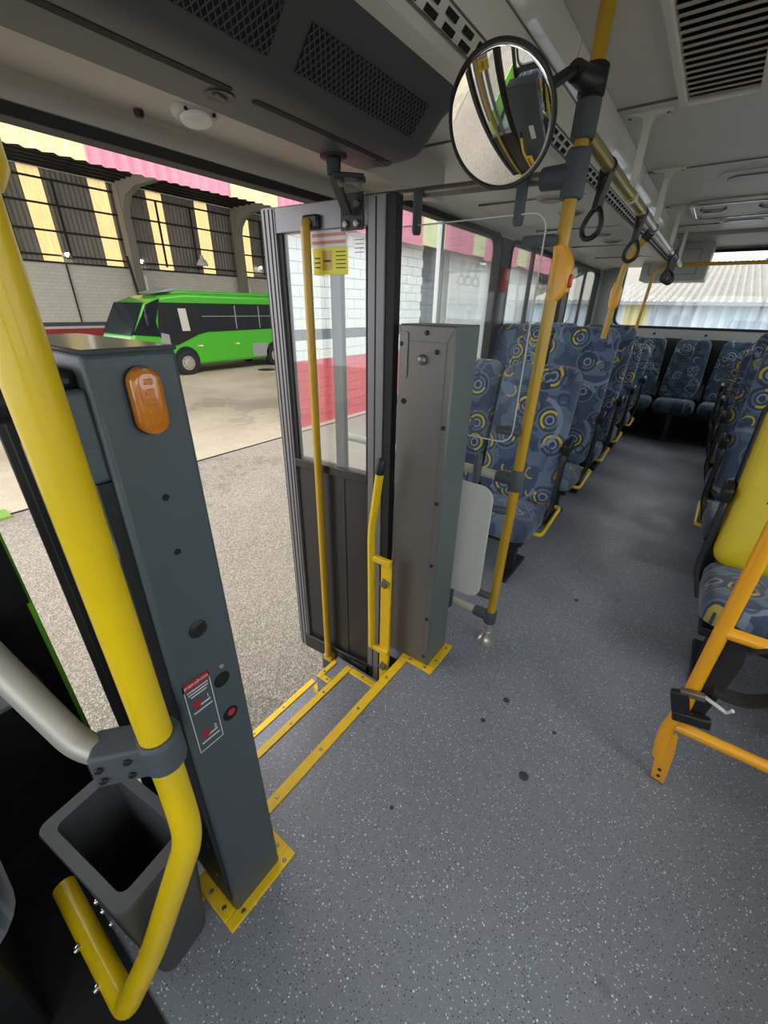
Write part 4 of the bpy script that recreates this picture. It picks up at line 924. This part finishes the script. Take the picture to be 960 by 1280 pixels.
# ------------------------------------------------------------------ green bus
gb = thing('green_bus', 'bright green midibus with dark windows parked in the depot', 'bus', (11.2, 16.7, GZ))
Y0, Y1 = 15.55, 17.75; Zb, Zt = -.58, 1.80
side = [(8.15, Zb), (8.55, -.62), (14.6, -.60), (14.9, -.3), (14.95, 1.2), (14.6, 1.78), (9.0, 1.80), (8.2, 1.70), (7.55, 1.45), (7.05, .55), (6.85, .30), (6.75, -.3), (6.85, -.55)]
B().prism(side, XZ, Y0, Y1).obj('body', 'busg', gb, bevel=.10, seg=3)
B().prism([(8.7, 1.78), (14.4, 1.78), (14.3, 1.92), (9.0, 1.90)], XZ, Y0+.25, Y1-.25).obj('roof_pod', 'busg', gb, bevel=.05)
B().prism([(8.2, 1.78), (9.0, 1.86), (9.3, 1.98), (8.9, 1.98)], XZ, Y0+.5, Y1-.5).obj('roof_vent', 'busgrey', gb, bevel=.03)
B().prism([(8.05, 1.50), (14.75, 1.50), (14.85, .60), (9.75, .52), (9.35, .44), (8.50, .12), (8.05, .10), (7.85, .5)], XZ, Y0-.012, Y0+.05).obj('window_band', 'blackm', gb)
def bw(x0, x1, z0=.62, z1=1.44, sl=0): return B().prism([(x0+sl, z0), (x1+sl*.3, z0), (x1-.02, z1), (x0, z1)], XZ, Y0-.022, Y0-.01).obj('side_window', 'busglass', gb)
for x0, x1 in ((9.55, 10.5), (10.62, 11.05), (11.09, 11.6), (11.72, 12.2), (12.24, 12.75), (12.87, 13.4), (13.44, 14.0), (14.1, 14.6)): bw(x0, x1)
for x in (11.07, 12.22, 13.42): B().box(x-.02, x+.02, Y0-.026, Y0-.012, .62, 1.44).obj('window_bar', 'busgrey', gb)
B().box(9.6, 14.6, Y0-.028, Y0-.02, 1.05, 1.075).obj('window_rail', 'busgrey', gb)
B().prism([(8.12, .50), (9.1, .56), (9.05, 1.40), (8.20, 1.40)], XZ, Y0-.022, Y0-.01).obj('driver_window', 'busglass', gb)
B().prism([(8.75, .58), (9.05, .58), (9.0, 1.32), (8.7, 1.32)], XZ, Y0-.03, Y0-.02).obj('curtain', 'beige', gb)
B().prism([(7.87, .0), (8.22, .02), (8.22, .48), (7.95, .55)], XZ, Y0-.03, Y0).obj('door_pillar_panel', 'busgrey', gb)
B().add([(7.60, Y0+.02, 1.42), (7.60, Y1-.02, 1.42), (7.03, Y1-.02, .50), (7.03, Y0+.02, .50), (7.62, Y0+.02, 1.46), (7.62, Y1-.02, 1.46)], [(0, 1, 2, 3)]).obj('windscreen_rear_face', 'busglass', gb)
B().prism([(8.12, 1.62), (7.62, 1.43), (7.04, .50), (7.9, .42), (7.85, .9)], XZ, Y0-.016, Y0+.06).obj('windscreen_side', 'busglass', gb)
B().prism([(7.64, 1.46), (7.02, .48), (6.94, .50), (7.56, 1.48)], XZ, Y0+.06, Y1-.06).obj('windscreen', 'busglass', gb)
B().box(7.45, 7.55, Y0-.2, Y0-.05, .75, 1.15).obj('wing_mirror', 'black', gb, bevel=.03); B().tube([(7.7, Y0, 1.4), (7.5, Y0-.13, 1.3), (7.5, Y0-.13, 1.1)], .025, 8).obj('mirror_arm', 'black', gb)
B().box(11.75, 12.55, Y0-.01, Y0+.02, -.50, .03).obj('grey_flap', 'busgrey', gb)
for x0, x1 in ((9.2, 9.95), (10.05, 10.5), (10.6, 11.6)): frame(B(), XZ, x0, x1, -.48, .02, .012, .03, Y0-.006, Y0+.01).obj('locker_door', 'busg', gb)
for x in (9.25, 10.9, 13.3): B().box(x, x+.08, Y0-.012, Y0, .03, .08).obj('marker', 'org', gb); B().box(x+.09, x+.22, Y0-.012, Y0, .03, .08).obj('reflector', 'white', gb)
for x, z in ((14.4, .2), (14.4, .05)): B().lathe((x, Y0, z), (0, -1, 0), [(.05, 0), (.04, .02)], 12).obj('side_lamp', 'white', gb)
for x in (8.75, 12.95):
    B().lathe((x, Y0+.04, -.44), (0, -1, 0), [(.50, 0), (.50, .05)], 28).obj('wheel_arch', 'blackm', gb)
    for y in (Y0-.03, Y1-.25):
        wh = B().lathe((x, y+.28, -.52), (0, -1, 0), [(.30, 0), (.42, .02), (.435, .08), (.435, .22), (.41, .28), (.28, .29)], 30).obj('wheel', 'tyre', gb)
        B().lathe((x, y+.0, -.52), (0, -1, 0), [(.26, 0), (.25, .012), (.12, .03), (.11, .06), (.05, .07)], 24).obj('hub', 'silver', wh)
        for k in range(8): B().lathe((x+.18*math.cos(k*.785), y, -.52+.18*math.sin(k*.785)), (0, -1, 0), [(.035, 0), (.03, .021)], 8).obj('hub_hole', 'blackm', wh)
# ------------------------------------------------------------------ building behind the bus and trees
rb = thing('rear_building', 'long low shed with pale blue corrugated wall and grey metal roof behind the bus', 'building', (21, 2, GZ))
FX = lambda a, q, z: (q, a, z)
for a0, a1, m in ((-14, 2.05, 'bluew'), (2.05, 2.85, 'yelw2'), (2.85, 4.6, 'bluew'), (4.6, 6.4, 'bluew')): corr(FX, a0, a1, GZ, 1.82, .37, .08, 19).obj('wall_sheet', m, rb, smooth=70)
n_ = 90; b = B(); vs = []; fs = []
for k in range(n_*4+1):
    y = -15+21.4*k/(n_*4); d = .07*math.sin(2*math.pi*k/4); vs += [(18.6, y, 1.84+d), (31, y, 4.0+d)]
for k in range(n_*4): fs.append((2*k, 2*k+1, 2*k+3, 2*k+2))
b.add(vs, fs).obj('roof_sheet', 'roofm', rb, smooth=70)
B().box(18.55, 18.66, -15, 6.4, 1.74, 1.86).obj('gutter', 'busgrey', rb)
struct(B().box(18.6, 34, -16, -15.7, GZ, 3), 'yard_wall', 'bwhite', smooth=0)
tp_ = None
def tree(x, y, h, r, label, seed):
    rnd = random.Random(seed); t_ = thing('tree', label, 'tree', (x, y, GZ), 'trees behind the shed')
    B().tube([(x, y, GZ), (x+.1, y, GZ+h*.4), (x, y+.1, GZ+h*.75)], [.25, .18, .08], 8).obj('trunk', 'trunk', t_)
    b = B()
    for k in range(1800):
        u = Vector((rnd.gauss(0, 1), rnd.gauss(0, 1), rnd.gauss(0, .8))).normalized()*r*rnd.uniform(.55, 1)
        c = Vector((x, y, GZ+h*.72))+u; a = Vector((rnd.gauss(0, 1), rnd.gauss(0, 1), rnd.gauss(0, 1))).normalized(); e = a.orthogonal().normalized()
        s_ = r*.10; b.add([c-a*s_, c+e*s_*.5, c+a*s_, c-e*s_*.5], [(0, 1, 2, 3)])
    b.obj('foliage', 'leafg', t_, kind='stuff', smooth=0)
tree(34.5, 9.0, 6.4, 2.6, 'tall green tree behind the shed, seen left of the rear window', 1)
tree(36, -3.2, 6.6, 2.0, 'green tree peeping over the shed roof at the right', 2)
tree(27, 11.0, 5.6, 2.2, 'green tree at the shed end, seen through the side windows', 3)
